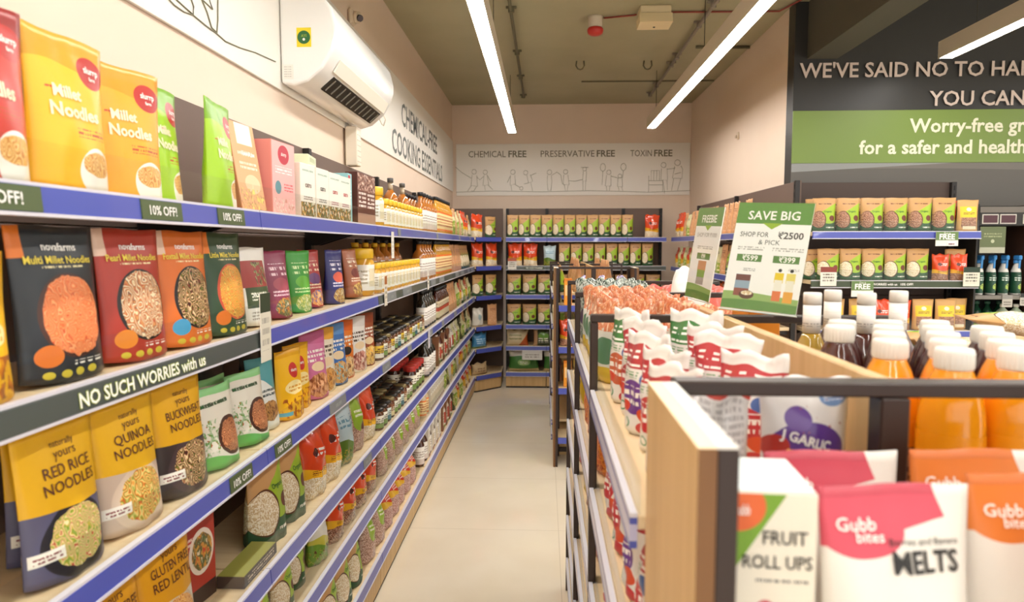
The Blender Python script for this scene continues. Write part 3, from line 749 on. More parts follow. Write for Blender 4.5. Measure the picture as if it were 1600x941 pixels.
good('lyingbox', 'snack_box', 'box', 'pale green box lying across the cream cereal boxes', '', (.12, .05, .04), [('box', carton(.12, .05, .035, m, mat('palegreen_side', 'd8dfbc', .5)))])

# golden jars, bottles
GLD = mat('golden_jar_glass', 'd9a02c', .1, coat=.6); LIDY = mat('yellow_lid', 'f0c02a', .3, coat=.3)
LABW = printm('print_white_jar_label', 'f3efe6', [('lines', (.5, .5, .45, .3), 'b8ae98', {'n': 4, 's': 40}), ('rect', (.5, .5, .1, .35), 'e6d9b8')], .5)
def jar(r, h, gl, lid, lab, lf=.72):
    a = MB(); a.lathe([(r*.9, 0), (r, .008), (r, h*lf), (r*.86, h*(lf+.06)), (r*.84, h*.86)], gl, 18)
    b_ = MB(); b_.lathe([(r*.92, h*lf+.012), (r*.96, h*lf+.014), (r*.96, h*.97), (r*.9, h), (0.002, h)], lid, 18, cap=False)
    c = MB(); c.lathe([(r*1.01, h*.12), (r*1.01, h*(lf-.06))], lab, 18, cap=False)
    return [('jar', a), ('lid', b_), ('label', c)]
good('ghee_big', 'ghee_jar', 'jar', 'big golden jar with ridged yellow lid', 'big golden jars', (.105, .105, .178), jar(.053, .178, GLD, LIDY, LABW))
good('ghee', 'ghee_jar', 'jar', 'small golden jar with yellow lid', 'small golden jars', (.08, .08, .135), jar(.039, .135, GLD, LIDY, LABW))
AMB = mat('amber_vinegar', 'b9702c', .12, coat=.7); AMBD = mat('dark_amber_oil', '9a5a14', .12, coat=.7); OILG = mat('golden_oil', 'd0952c', .1, coat=.7); CLRN = mat('clear_glass_neck', 'b9a78e', .1, coat=.6)
BCAP = mat('black_cap', '1f2024', .35); GCAP = mat('grey_cap', '5c5a5a', .35)
def flask(r, h, m_, cap, lab, shoulder=.62, neck=.30):
    return bottle_parts([(r*.92, 0), (r, .01), (r, h*shoulder), (r*.8, h*(shoulder+.08)), (r*neck, h*(shoulder+.17)), (r*neck, h*.905)], m_, [(r*neck*1.25, h*.906), (r*neck*1.25, h*.995), (r*neck*1.1, h)], cap, [(r*1.012, h*.08), (r*1.012, h*(shoulder-.05))], lab)
LABV = printm('print_vinegar_label', 'f4f0ea', [('lines', (.5, .6, .4, .2), 'a89a90', {'n': 3}), ('rect', (.5, .15, .5, .15), 'd9c8c0')], .5)
good('vinegar', 'vinegar_bottle', 'bottle', 'amber vinegar bottle', 'amber vinegar bottles', (.085, .085, .245), flask(.042, .245, AMB, BCAP, LABV, .60, .36))
good('vinegar_tall', 'vinegar_bottle', 'bottle', 'tall clear-necked amber bottle', 'tall clear-necked amber bottles', (.09, .09, .29), bottle_parts([(.04, 0), (.044, .01), (.044, .165), (.038, .19), (.016, .225)], AMB, [(.0175, .2655), (.0175, .288), (.015, .29)], GCAP, [(.0446, .02), (.0446, .15)], LABV, 16, [(.016, .2255), (.014, .24), (.014, .265)], CLRN))
LABO = printm('print_oil_label', 'e8762c', [('rect', (.5, .5, .35, .4), 'f2d9a0'), ('lines', (.5, .5, .28, .3), 'a8502c', {'n': 4})], .5)
good('oil', 'oil_bottle', 'bottle', 'slim golden oil bottle', 'slim golden oil bottles', (.066, .066, .255), flask(.032, .255, OILG, BCAP, LABO, .66, .34))
good('oil_yel', 'oil_bottle', 'bottle', 'yellow-capped brown oil bottle', 'yellow-capped oil bottles', (.07, .07, .225), flask(.034, .225, AMBD, LIDY, LABV, .6, .42))
DKG = mat('dark_olive_glass', '1e1a14', .1, coat=.7)
good('olive', 'oil_bottle', 'bottle', 'dark oil bottle with white label', 'dark white-labelled oil bottles', (.075, .075, .24), flask(.036, .24, DKG, BCAP, LABV, .6, .36))
LABD = printm('print_slim_label', 'd8c8a8', [('rect', (.5, .5, .5, .12), 'a8442c'), ('lines', (.5, .75, .4, .15), '5a4a3a', {'n': 3})], .5)
good('dslim', 'sauce_bottle', 'bottle', 'slim dark sauce bottle', 'slim dark sauce bottles', (.06, .06, .22), flask(.028, .22, mat('brown_sauce', '4a1f16', .12, coat=.6), BCAP, LABD, .64, .4))
LIDK = mat('dark_jar_lid', '2a2622', .35, metal=.2); LIDR = mat('red_jar_lid', 'b8322c', .4); LIDB = mat('bronze_jar_lid', '8a7a52', .35, metal=.4)
JL = [printm('print_jar_label_%d' % i, c, [('rect', (.5, .2, .5, .2), c2), ('lines', (.5, .6, .4, .25), c3, {'n': 3, 's': 40})], .5) for i, (c, c2, c3) in enumerate((('e9c33c', 'f3efe2', '6b3a22'), ('efe9da', '7a9a4a', '5a4a3a'), ('8a5230', 'f0d9a8', 'f6e9cc'), ('d8e4e0', '3f7a8a', '3a3a3a')))]
for i, (lb_, ld) in enumerate(zip(JL, (LIDK, LIDK, LIDB, LIDK))):
    nm = ('yellow', 'cream', 'brown', 'pale blue')[i]
    good('jar%d' % i, 'spread_jar', 'jar', '%s-labelled jar' % nm, nm + '-labelled jars', (.068, .068, .098), jar(.033, .098, mat('brown_spread', '5a3218', .12, coat=.5), ld, lb_, .74))
good('jar_amber', 'pickle_jar', 'jar', 'amber pickle jar with black lid', 'amber pickle jars', (.085, .085, .135), jar(.041, .135, mat('amber_pickle', 'a8641c', .1, coat=.6), LIDK, printm('print_pickle_label', 'c98a2c', [('lines', (.5, .5, .4, .3), 'f0dca8', {'n': 3})], .4)))
good('jar_red', 'honey_jar', 'jar', 'red-lidded honey jar', 'red-lidded honey jars', (.08, .08, .15), jar(.038, .15, mat('dark_honey', '3a1c10', .1, coat=.6), LIDR, JL[1]))
good('honey', 'honey_bottle', 'bottle', 'clear squeeze bottle with orange label', 'squeeze bottles', (.075, .075, .19), flask(.036, .19, mat('pale_honey', 'd8c09a', .12, coat=.5), mat('white_cap', 'e9e4da', .4), LABO, .66, .45))
good('brown_b', 'sauce_bottle', 'bottle', 'brown round-capped bottle with white label', 'brown round-capped bottles', (.075, .075, .2), flask(.036, .2, mat('cocoa_sauce', '4c2a1c', .15, coat=.5), mat('brown_cap', '5a3020', .4), LABV, .66, .5))

# second shelf
def nova(nm, base, title, food, plate, badge, dx):
    m = printm(nm, base, [('rect', (.05, .90, .10, .10), 'e07a2c' if base[0] in '23' else 'e6c6b0'), ('ell', (.55+dx, .42, .40, .275), plate), ('food', (.56+dx, .42, .37, .26), food, N1 if 'PASTA' else N1), ('ell', (.22, .18, .13, .07), badge), ('lines', (.66, .115, .2, .014), 'f0ece2', {'n': 1, 's': 30}), ('ell', (.20, .055, .055, .026), 'cdbb3e'), ('ell', (.36, .055, .055, .026), 'cdbb3e'), ('ell', (.52, .055, .055, .026), 'cdbb3e'), ('ell', (.68, .055, .055, .026), 'cdbb3e'), ('lines', (.55, .735, .25, .012), 'e8dca8', {'n': 1})], .34)
    return pouch(.172, .24, .05, m, [('novafarms', .54, .87, .052, W_, .015, .56), (title, .52, .785, .05, YELT, .02, .93)], n=(16, 18), seed=len(nm)*.7, wr=.7)
for k, base, title, food, plate, badge, nm in (('nova_blk', '262c33', 'Multi Millet Noodles', PASTA, '4a2a20', 'e0782c', 'charcoal'), ('nova_red', 'ae382a', 'Pearl Millet Noodles', ['f0dcae', 'b4402c', 'e0a060', '7a3020', 'f4e6c4'], '1f1c1c', 'e58a2c', 'brick red'), ('nova_org', 'd9702a', 'Foxtail Millet Noodles', DARKF, '1c1a1e', '4aa2d0', 'orange'), ('nova_grn', '2f4a32', 'Little Millet Noodles', ['e8b040', 'd8602c', 'f0cc6a', 'a8762c'], 'c85238', 'e0782c', 'dark green')):
    good(k, 'noodle_pouch', 'noodle pouch', nm + ' millet noodle pouch with food photo on the second shelf', '', (.172, .05, .24), [('pouch', nova('print_' + k, base, title, food, plate, badge, .0))])
m = printm('print_white_pouch', 'efebe2', [('rect', (.5, .66, .40, .17), 'a03a34'), ('blot', (.66, .66, .2, .15), ['e8d0a0', '8a9a5a', '5a2a22'], G2), ('rect', (.5, .36, .36, .13), '3a4a26'), ('lines', (.5, .38, .24, .06), 'e6e4d2', {'n': 3}), ('lines', (.5, .14, .3, .06), 'a8a090', {'n': 3})], .45)
good('whitep', 'snack_pouch', 'pouch', 'white pouch with red photo panel beside dark green noodle pouch', '', (.15, .06, .205), [('pouch', pouch(.15, .205, .06, m, [('so worry less', .5, .40, .04, W_, .02, .5)], seed=2))])
def slim(nm, base, c2, c3, fo, tx=None):
    return printm(nm, base, [('lines', (.5, .72, .34, .09), c2, {'n': 2, 's': 22}), ('ell', (.5, .50, .3, .10), c3), ('lines', (.5, .38, .34, .05), c2, {'n': 2}), ('food', (.55, .16, .38, .14), fo, G2)], .35)
for k, base, c2, c3, fo, d_ in (('maroon', '8a2f4e', 'f0cfd8', 'a84a5a', BERRY, 'maroon snack pouch'), ('green', '3f9a38', 'd8f0b0', '6ab83a', ['e8e08a', '6a9a2a', 'f0f0c0'], 'bright green snack pouch'), ('redpur', 'a82e2c', 'f0d8b8', '6a3a72', ['4a6ab0', 'e08a3c', 'f0d0a0'], 'red and blue snack pouch'), ('navy', '2e2f72', 'e4e0f0', 'd8604a', ['e8c26a', '8a4a2a', 'f0e0b0'], 'navy blue snack pouch'), ('tan', 'a8603c', 'f0dcc0', '7a2f26', ['e8c26a', '8a4a2a'], 'orange brown snack pouch')):
    good('slim_'+k, 'snack_pouch', 'pouch', d_ + ' on the second shelf', d_ + 'es', (.105, .06, .195), [('pouch', pouch(.105, .195, .06, slim('print_slim_'+k, base, c2, c3, fo), seed=len(k)))])

# third shelf: yellow noodle pouches with photo bottoms, cookies
def natural(nm, base, lines, bg, fo, plate, h=.235, w=.165):
    m = printm(nm, bg, [('ell', (.52, .24, .42, .25), plate), ('food', (.54, .25, .36, .20), fo, N1), ('rect', (.17, .20, .15, .04), 'f2efe6'), ('lines', (.17, .20, .12, .025), '8a4a4a', {'n': 2}), ('above', (.47, .022, 2.6, 2.6), base)], .42)
    tx = [('naturally', .55, .885, .045, BRNT, 0, .5, .0), ('yours', .55, .82, .065, BRNT, 0, .45)] + [(s_, .55, .715-.105*i, .075, BRNT, .006, .74) for i, s_ in enumerate(lines)]
    return pouch(w, h, .055, m, tx, n=(14, 16), seed=len(nm)*.9)
good('nat_red', 'noodle_pouch', 'noodle pouch', 'yellow red-rice noodle pouch', '', (.165, .055, .235), [('pouch', natural('print_natural_rice', 'e8b41c', ('RED RICE', 'NOODLES'), '5a5a78', SALAD, '22222a'))])
good('nat_qui', 'noodle_pouch', 'noodle pouch', 'yellow quinoa noodle pouch', '', (.165, .055, .235), [('pouch', natural('print_natural_quinoa', 'e9b51c', ('QUINOA', 'NOODLES'), 'cdb9a8', ['e8a84a', 'f0d48a', '8aa83a', 'c9622c'], 'dcc8b4'))])
good('nat_buc', 'noodle_pouch', 'noodle pouch', 'yellow buckwheat noodle pouch', '', (.165, .055, .235), [('pouch', natural('print_natural_buckwheat', 'e8b01a', ('BUCKWHEAT', 'NOODLES'), '3a3030', DARKF, '4a3a3c'))])
good('nat_len', 'noodle_pouch', 'noodle pouch', 'amber gluten-free lentil noodle pouch', '', (.165, .055, .26), [('pouch', natural('print_natural_lentil', 'dfa01c', ('GLUTEN FREE', 'RED LENTIL'), 'e8e0d2', NOOD, 'd8c8b0', .26))])
good('nat_len2', 'noodle_pouch', 'noodle pouch', 'amber lentil noodle pouch', '', (.165, .055, .25), [('pouch', natural('print_natural_lentil', 'dfa01c', ('GLUTEN FREE', 'LENTIL'), 'e8e0d2', NOOD, 'd8c8b0', .25))])
m = printm('print_green_white', 'e4e0d2', [('above', (.90, .01, 5, 0), '8fd08a'), ('lines', (.45, .8, .36, .035), '4a4a3a', {'n': 1, 's': 24}), ('blot', (.2, .4, .22, .22), ['c8503a', '5aa04a', 'e4e0d2'], G2), ('ell', (.66, .36, .34, .25), '4a2a1e'), ('food', (.67, .36, .29, .21), ['a8603a', 'd89a6a', '7a4028'], N1), ('below', (.13, .05, 5, 1), '6ab85a')], .38)
good('millet', 'noodle_pouch', 'noodle pouch', 'white and green millet noodle pouch', '', (.155, .06, .185), [('pouch', pouch(.155, .185, .06, m, [('MILLET NOODLES', .45, .8, .05, GRNT, .01, .72)], seed=4))])
m = printm('print_teal', '4f9aa0', [('below', (.6, .1, 5, 0), 'e4e6e0'), ('food', (.5, .25, .35, .14), ['8a5a34', 'c9985a', '5a3620'], G2), ('lines', (.5, .5, .36, .06), '3a4a4a', {'n': 2})], .38)
good('teal', 'cookie_pouch', 'pouch', 'teal and white cookie pouch', '', (.12, .06, .2), [('pouch', pouch(.12, .2, .06, m, seed=5))])
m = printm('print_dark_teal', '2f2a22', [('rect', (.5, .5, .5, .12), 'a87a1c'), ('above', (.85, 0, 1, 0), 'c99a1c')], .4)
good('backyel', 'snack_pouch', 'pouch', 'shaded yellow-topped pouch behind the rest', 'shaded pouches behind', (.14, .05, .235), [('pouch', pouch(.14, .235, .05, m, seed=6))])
m = printm('print_mango', 'f0b81e', [('above', (.9, .0, 1, 0), 'e2a512'), ('ell', (.55, .70, .17, .11), 'c8302c'), ('ell', (.5, .46, .32, .10), 'f6e2a0'), ('lines', (.5, .46, .24, .05), 'd89a2a', {'n': 2}), ('blot', (.5, .17, .42, .14), ['e8a01c', 'c9701c', '8a4a1c'], dict(s=8)), ('rect', (.2, .09, .16, .03), '5fb0c8')], .36)
good('mango', 'cookie_pouch', 'pouch', 'bright yellow cookie pouch with red heart logo', '', (.135, .06, .205), [('pouch', pouch(.135, .205, .06, m, [('slurrp', .55, .71, .045, W_, .02, .26)], seed=7))])
for k, base, top, fo, d_ in (('pink', 'd074a0', 'c4608e', ['8a4a2a', 'c98a5a', 'e8b48a'], 'pink cookie pouch with cookies at its foot'), ('wcook', 'ece2cc', 'e8a83c', ['c9853a', 'e8b46a', '8a5228'], 'orange-topped white cookie pouch'), ('blue', '3f72b8', '5f92cc', ['5fb0c8', 'e8b46a', '8a5228'], 'blue and white snack pouch'), ('orange', 'e07a24', 'd8601c', ['e8b46a', 'f0d0a0', '8a5228'], 'orange snack pouch with round dark logo'), ('white', 'ece8e2', 'dcd6d0', ['8a4a3a', 'c98a7a', 'e8d4c0'], 'narrow white snack pouch'), ('brown', '9a4a24', '8a3a1c', ['e8a83c', 'f0d080', '8a5228'], 'brown and gold snack pouch')):
    m = printm('print_cookie_'+k, base, [('above', (.82, .01, 6, 0), top), ('lines', (.5, .66, .38, .10), 'f6f0e6' if k not in ('wcook', 'white') else '5a4a3a', {'n': 3, 's': 20}), ('ell', (.5, .48, .26, .07), 'f0d8b0' if k != 'orange' else '2a2220'), ('food', (.5, .2, .44, .18), fo, G2)], .36)
    good('ck_'+k, 'cookie_pouch', 'pouch', d_, d_ + ' row', (.13, .055, .225), [('pouch', pouch(.13, .225, .055, m, seed=len(k)*1.3))])

# kraft pouches, flour bags and other staples
def kraft(nm, gr, variant, txt, w=.145, h=.215, d=.075):
    m = printm(nm, 'c89a64', [('lines', (.5, .82, .3, .03), '7a4a34', {'n': 1, 's': 22}), ('diag', (.38, -1, -.47), 'a0c032'), ('below', (.29, .05, 5, 1.4), '2c5534'), ('ell', (.24, .36, .29, .255), '5b3520'), ('ell', (.22, .36, .27, .235), gr, G1), ('ell', (.80, .40, .13, .085), '6b3626'), ('lines', (.72, .12, .2, .03), 'f0ece0', {'n': 1, 's': 26})], .42)
    out = []
    for s_ in range(2): out.append(pouch(w, h, d, m, [('Organic', .62, .60, .055, GRNT, .015, .5)] if txt else [], seed=s_*2.1+variant, n=(10, 12)))
    return out
good('kg', 'kraft_pouch', 'pouch', 'kraft and green grain pouch', 'kraft and green grain pouches', (.145, .075, .215), [('pouch', kraft('print_kraft_cream', GRAIN, 0, True))])
good('kgs', 'kraft_pouch', 'pouch', 'tall kraft and green grain pouch', 'tall kraft and green grain pouches', (.115, .05, .235), [('pouch', kraft('print_kraft_cream', GRAIN, .6, False, .115, .235, .05))])
good('kgb', 'kraft_pouch', 'pouch', 'kraft and green pouch of brown grain', 'kraft and green pouches of brown grain', (.145, .075, .215), [('pouch', kraft('print_kraft_brown', SEED, 1, True))])
m = printm('print_kraft_yellow', 'd3a468', [('rect', (.5, .62, .40, .17), 'e9c832'), ('ell', (.5, .70, .12, .06), 'f4ead0'), ('lines', (.5, .58, .28, .04), '6a3a2a', {'n': 2}), ('rect', (.5, .28, .36, .16), SEED, G1), ('rect', (.5, .12, .3, .05), 'e8dcc0')], .42)
good('ky', 'kraft_pouch', 'pouch', 'kraft pouch with yellow label and seed window', 'kraft pouches with yellow labels', (.125, .065, .19), [('pouch', [pouch(.125, .19, .065, m, seed=s_, n=(10, 12)) for s_ in (1, 3)])])
def flour(nm, gr):
    m = printm(nm, 'e2d2b4', [('below', (.40, .0, 1, 0), gr, G1), ('above', (.26, .025, 4, 1), 'efb428'), ('above', (.40, .04, 5, 2), 'df4a22'), ('lines', (.55, .60, .3, .06), 'f6efe6', {'n': 2, 's': 20}), ('ell', (.34, .62, .12, .06), '5a2a24'), ('lines', (.55, .34, .3, .03), '6a2a1c', {'n': 2})], .2, coat=.5)
    return [pouch(.155, .235, .085, m, kind='bag', seed=s_, n=(12, 14), cr=.008, wr=1.8) for s_ in (1.0, 2.6)]
good('flour', 'flour_bag', 'bag', 'shiny orange-red flour bag with yellow band', 'orange-red flour bags', (.155, .085, .235), [('bag', flour('print_flour', GRAIN))])
good('flourb', 'flour_bag', 'bag', 'orange-red bag of brown grain', 'orange-red bags of brown grain', (.15, .085, .21), [('bag', flour('print_flour_brown', SEED))])
def bag(nm, base, lay, w, h, d, sds=(1.0, 2.5), cr=.006, rough=.28, kind='bag', texts=()):
    m = printm(nm, base, lay, rough, coat=.3)
    return [pouch(w, h, d, m, texts, kind=kind, seed=s_, n=(12, 14), cr=cr, wr=1.5) for s_ in sds]
good('bluewhite', 'flour_bag', 'bag', 'pale blue rice bag with green photo foot', '', (.15, .08, .235), [('bag', bag('print_bluewhite', 'b9d0d8', [('lines', (.5, .7, .35, .09), '6a94a8', {'n': 2, 's': 18}), ('below', (.36, .06, 5, 0), '5a7a2c'), ('blot', (.5, .12, .5, .14), ['8a9a3c', 'c9a83a', '3a5a24'], G2)], .15, .235, .08))])
good('lime', 'grain_bag', 'bag', 'lime-labelled clear bag of pinkish grain', 'lime-labelled bags of grain', (.15, .085, .215), [('bag', bag('print_lime', 'b99a8a', [('rect', (.5, .5, .5, .5), ['a8806e', 'c9a694', '8f6a5c', 'd8bcae'], G1), ('ell', (.55, .62, .34, .27), '93b52c'), ('lines', (.55, .66, .22, .07), 'f0f0dc', {'n': 2}), ('ell', (.75, .42, .12, .08), '6a2f24')], .15, .215, .085))])
good('limewhite', 'grain_bag', 'bag', 'white rice bag with green foot and lime photo', '', (.16, .085, .24), [('bag', bag('print_limewhite', 'e4e2d6', [('lines', (.5, .78, .36, .05), '6a6a5a', {'n': 2, 's': 20}), ('below', (.48, .06, 5, 0), 'c9c24a'), ('below', (.36, .05, 6, 1), '6f9a34'), ('blot', (.5, .14, .5, .16), ['3f6a2c', 'a8b84a', '5a3a24'], G2)], .16, .24, .085))])
good('redrice', 'grain_bag', 'bag', 'red and yellow labelled grain bag', 'red and yellow labelled grain bags', (.14, .085, .19), [('bag', bag('print_redrice', 'b08a80', [('rect', (.5, .5, .5, .5), ['a87a70', 'c9a098', '8f625a', 'd8b8ae'], G1), ('above', (.50, .05, 5, 0), 'e0b02c'), ('above', (.66, .05, 6, 1), 'cc3a24'), ('lines', (.5, .75, .3, .05), 'f4e8d8', {'n': 2})], .14, .19, .085))])
good('lentil', 'grain_bag', 'bag', 'red box-shaped millet pack with bowl photo', '', (.15, .06, .225), [('box', carton(.15, .055, .225, printm('print_redbox', 'b0392c', [('above', (.88, 0, 1, 0), '2a2422'), ('ell', (.66, .55, .3, .24), 'e8dccc'), ('food', (.67, .55, .25, .19), BERRY, G2), ('lines', (.28, .72, .2, .05), 'f0d8c8', {'n': 2}), ('rect', (.5, .09, .5, .09), '3a2a26')], .4), mat('redbox_side', '5a241d', .5)))])
good('minired', 'snack_box', 'box', 'flat dark box lying at the shelf front by red box', '', (.2, .07, .03), [('box', carton(.2, .07, .03, printm('print_minired', '2e2a28', [('lines', (.5, .5, .4, .3), 'd8c8b0', {'n': 2})], .4), mat('minired_side', '4a3a34', .5), (), mat('yellow_green_top', '9a9a4a', .5)))])
PEA = ['d9a27a', 'c08055', 'e8bd98']
for k, base, lay, d_, g_, w, h in (('peach', 'd8a273', [('blot', (.5, .4, .4, .3), PEA, G2), ('lines', (.5, .75, .3, .06), '8a4a34', {'n': 2})], 'peach kraft nut pouch', 'peach kraft nut pouches', .13, .22),
        ('mixgrn', 'dcd7a8', [('below', (.5, .1, 5, 0), '8aa83c'), ('blot', (.5, .3, .4, .2), ['5a7a2c', 'c9c23a', 'e8e4c8'], G2), ('lines', (.5, .8, .3, .05), '5a5a3a', {'n': 2})], 'cream and green pulse bag', 'cream and green pulse bags', .13, .20),
        ('mixred', 'c8452c', [('below', (.5, .1, 5, 0), 'e2b43a'), ('below', (.25, .05, 5, 2), 'dcc8a0'), ('lines', (.5, .75, .3, .07), 'f4e8d8', {'n': 2})], 'red and yellow spice bag', 'red and yellow spice bags', .12, .19),
        ('mixwht', 'e6e0d4', [('rect', (.5, .4, .3, .2), 'b8402c'), ('lines', (.5, .78, .32, .06), '6a5a4a', {'n': 2}), ('below', (.14, 0, 1, 0), '8a9a4a')], 'white packet with red panel', 'white packets with red panels', .10, .20),
        ('mixbrn', '8a5a34', [('rect', (.5, .45, .34, .25), 'e0cfa8'), ('lines', (.5, .5, .26, .12), '5a3a24', {'n': 3}), ('above', (.85, 0, 1, 0), '6a3a22')], 'brown packet with cream label', 'brown packets with cream labels', .11, .2),
        ('mixdrk', '4a4a2c', [('food', (.5, .4, .35, .25), ['c9b06a', '8a9a3a', 'e8dcb0'], G2), ('lines', (.5, .8, .3, .05), 'e8e0c0', {'n': 1})], 'dark olive packet with food photo', 'dark olive packets', .12, .19)):
    good(k, 'staple_pouch', 'pouch', d_, g_, (w, .065, h), [('pouch', [pouch(w, h, .065, printm('print_'+k, base, lay, .36), seed=s_, n=(10, 12), kind='stand' if k in ('peach', 'mixbrn', 'mixdrk') else 'bag', cr=.004) for s_ in (1, 4)])])
m = printm('print_whitebox', 'e8e2d6', [('rect', (.5, .35, .4, .2), 'c9b898'), ('lines', (.5, .75, .36, .1), '7a6a5a', {'n': 3}), ('rect', (.5, .06, .5, .06), '8a4a34')], .45)
good('whitebox', 'grocery_box', 'box', 'slim white grocery box', 'slim white grocery boxes', (.06, .09, .2), [('box', carton(.06, .09, .2, m, mat('whitebox_side', 'dcd4c6', .5)))])
good('brownslim', 'grocery_box', 'box', 'slim brown and cream box', 'slim brown and cream boxes', (.055, .09, .2), [('box', carton(.055, .09, .2, printm('print_brownslim', '7a4a30', [('rect', (.5, .5, .36, .3), 'e6d8bc'), ('lines', (.5, .5, .28, .2), '7a3a24', {'n': 4})], .45), mat('brownslim_side', '8a5a3c', .5)))])
# sacks on the back wall's low shelves
def sack(nm, base, lay, w, h, d, cr=.012): return bag(nm, base, lay, w, h, d, (1.3, 2.9), cr, .35, 'pillow')
good('sack_grn', 'rice_sack', 'sack', 'plump green and white rice sack', 'green and white rice sacks', (.34, .12, .23), [('sack', sack('print_sack_green', '3f7a34', [('above', (.70, .06, 4, 0), 'e8e4d8'), ('ell', (.5, .45, .22, .16), '8fb86a'), ('lines', (.5, .45, .15, .08), 'f0f0e4', {'n': 2}), ('below', (.14, 0, 1, 0), 'c9b88a')], .34, .23, .12))])
good('sack_blu', 'rice_sack', 'sack', 'blue rice sack', '', (.2, .1, .16), [('sack', sack('print_sack_blue', '3f86b8', [('lines', (.5, .5, .36, .2), 'b8dcf0', {'n': 3, 's': 14}), ('below', (.12, 0, 1, 0), '6a8a4a')], .2, .16, .1))])
good('sack_crm', 'rice_sack', 'sack', 'cream rice sack with orange corner', '', (.24, .1, .17), [('sack', sack('print_sack_cream', 'd8c8a4', [('diag', (1, -.6, .55), 'c8602c'), ('lines', (.4, .6, .3, .2), '8a8a5a', {'n': 2})], .24, .17, .1))])
good('sack_blk', 'rice_sack', 'sack', 'dark green rice sack with white letters', '', (.26, .1, .2), [('sack', sack('print_sack_dark', '3c4a2c', [('ell', (.5, .6, .26, .24), '6a9a3c'), ('lines', (.55, .35, .3, .14), 'eeeadc', {'n': 2, 's': 12}), ('rect', (.08, .5, .12, .5), 'c9a27a')], .26, .2, .1))])
good('sack_tan', 'rice_sack', 'sack', 'tan rice sack', 'tan rice sacks', (.22, .1, .12), [('sack', sack('print_sack_tan', 'c4a87e', [('lines', (.5, .5, .36, .2), '8a6a4a', {'n': 2, 's': 12})], .22, .12, .1))])
good('whitebag', 'flour_bag', 'bag', 'plain white flour bag with small blue emblem', '', (.15, .08, .19), [('bag', bag('print_whitebag', 'dcd6c8', [('ell', (.5, .5, .16, .16), '9ab0b4'), ('below', (.1, 0, 1, 0), 'b9a890')], .15, .19, .08))])

# puff bags of the island
def puff(nm, c1, c2, brand=True, top='e8e4de'):
    lay = [('above', (.66, .0, 1, 0), c1), ('lines', (.5, .70, .44, .02), 'f4f0ea', {'n': 1, 's': 8}), ('lines', (.5, .775, .44, .02), 'f4f0ea', {'n': 1, 's': 8}), ('lines', (.5, .825, .44, .02), 'f4f0ea', {'n': 1, 's': 8}), ('above', (.87, .02, 5, 0), top), ('ell', (.74, .57, .14, .07), '4a6aa8'), ('lines', (.35, .60, .2, .03), '6aa06a', {'n': 2, 's': 16}), ('ell', (.45, .38, .36, .17), c2), ('lines', (.45, .40, .28, .09), 'f6f0e8', {'n': 2, 's': 14}), ('ell', (.2, .28, .15, .06), 'd8432c'), ('ell', (.72, .22, .17, .07), 'd8532c'), ('ell', (.3, .12, .10, .05), '4f9468'), ('ell', (.3, .12, .07, .035), 'e6e2da'), ('ell', (.7, .08, .2, .07), 'c23438')]
    m = printm(nm, 'e2ded8', lay, .3, coat=.3)
    return [pouch(.135, .20, .06, m, kind='bag', seed=s_, n=(14, 18), cr=.0065, wr=1.8) for s_ in (1.0, 2.2, 3.7)]
for k, c1, c2, d_ in (('r', 'b8363c', 'c23438', 'red-banded white puff bag'), ('g', '3f7a3c', 'c8603c', 'green-banded white puff bag'), ('p', 'b23a40', '6a3a8c', 'purple-printed white puff bag'), ):
    good('puff_'+k, 'puff_bag', 'snack bag', d_, d_.replace('bag', 'bags', 1), (.135, .06, .2), [('bag', puff('print_puff_'+k, c1, c2))])
m = printm('print_puff_garlic', 'dedad6', [('ell', (.80, .86, .17, .075), '6a8ab8'), ('lines', (.80, .86, .12, .03), 'e8ecf2', {'n': 2}), ('ell', (.46, .46, .44, .22), '5c3a8a'), ('ell', (.36, .70, .15, .09), '6a4a98'), ('rect', (.48, .40, .36, .055), 'd8702c'), ('ell', (.12, .48, .14, .10), 'b83a30'), ('ell', (.84, .26, .15, .10), 'c23a30'), ('ell', (.36, .13, .08, .06), 'd8782c'), ('blot', (.5, .5, .5, .5), 'a85a4a', dict(s=16, t=.70))], .3, coat=.3)
good('garlic', 'puff_bag', 'snack bag', 'white garlic puff bag with purple oval behind the end frame', '', (.15, .06, .205), [('bag', [pouch(.15, .205, .06, m, [('J GARLIC', .44, .545, .075, W_, .03, .62, -.25), ('SNACK PUFF', .50, .40, .065, mat('gold_print', 'f0b45a', .4), .03, .6, -.25)], kind='bag', seed=1.4, n=(14, 18), cr=.004)])])
m = printm('print_puff_back', 'd8d4d0', [('lines', (.5, .5, .42, .4), 'b4aeac', {'n': 14, 's': 30}), ('above', (.9, 0, 1, 0), 'c8463c')], .25, coat=.4)
good('puffback', 'puff_bag', 'snack bag', 'silvery back of a snack bag behind the end frame', 'silvery bag backs', (.12, .07, .205), [('bag', [pouch(.12, .205, .07, m, kind='bag', seed=s_, n=(14, 18), cr=.012, wr=2.4) for s_ in (2.0,)])])
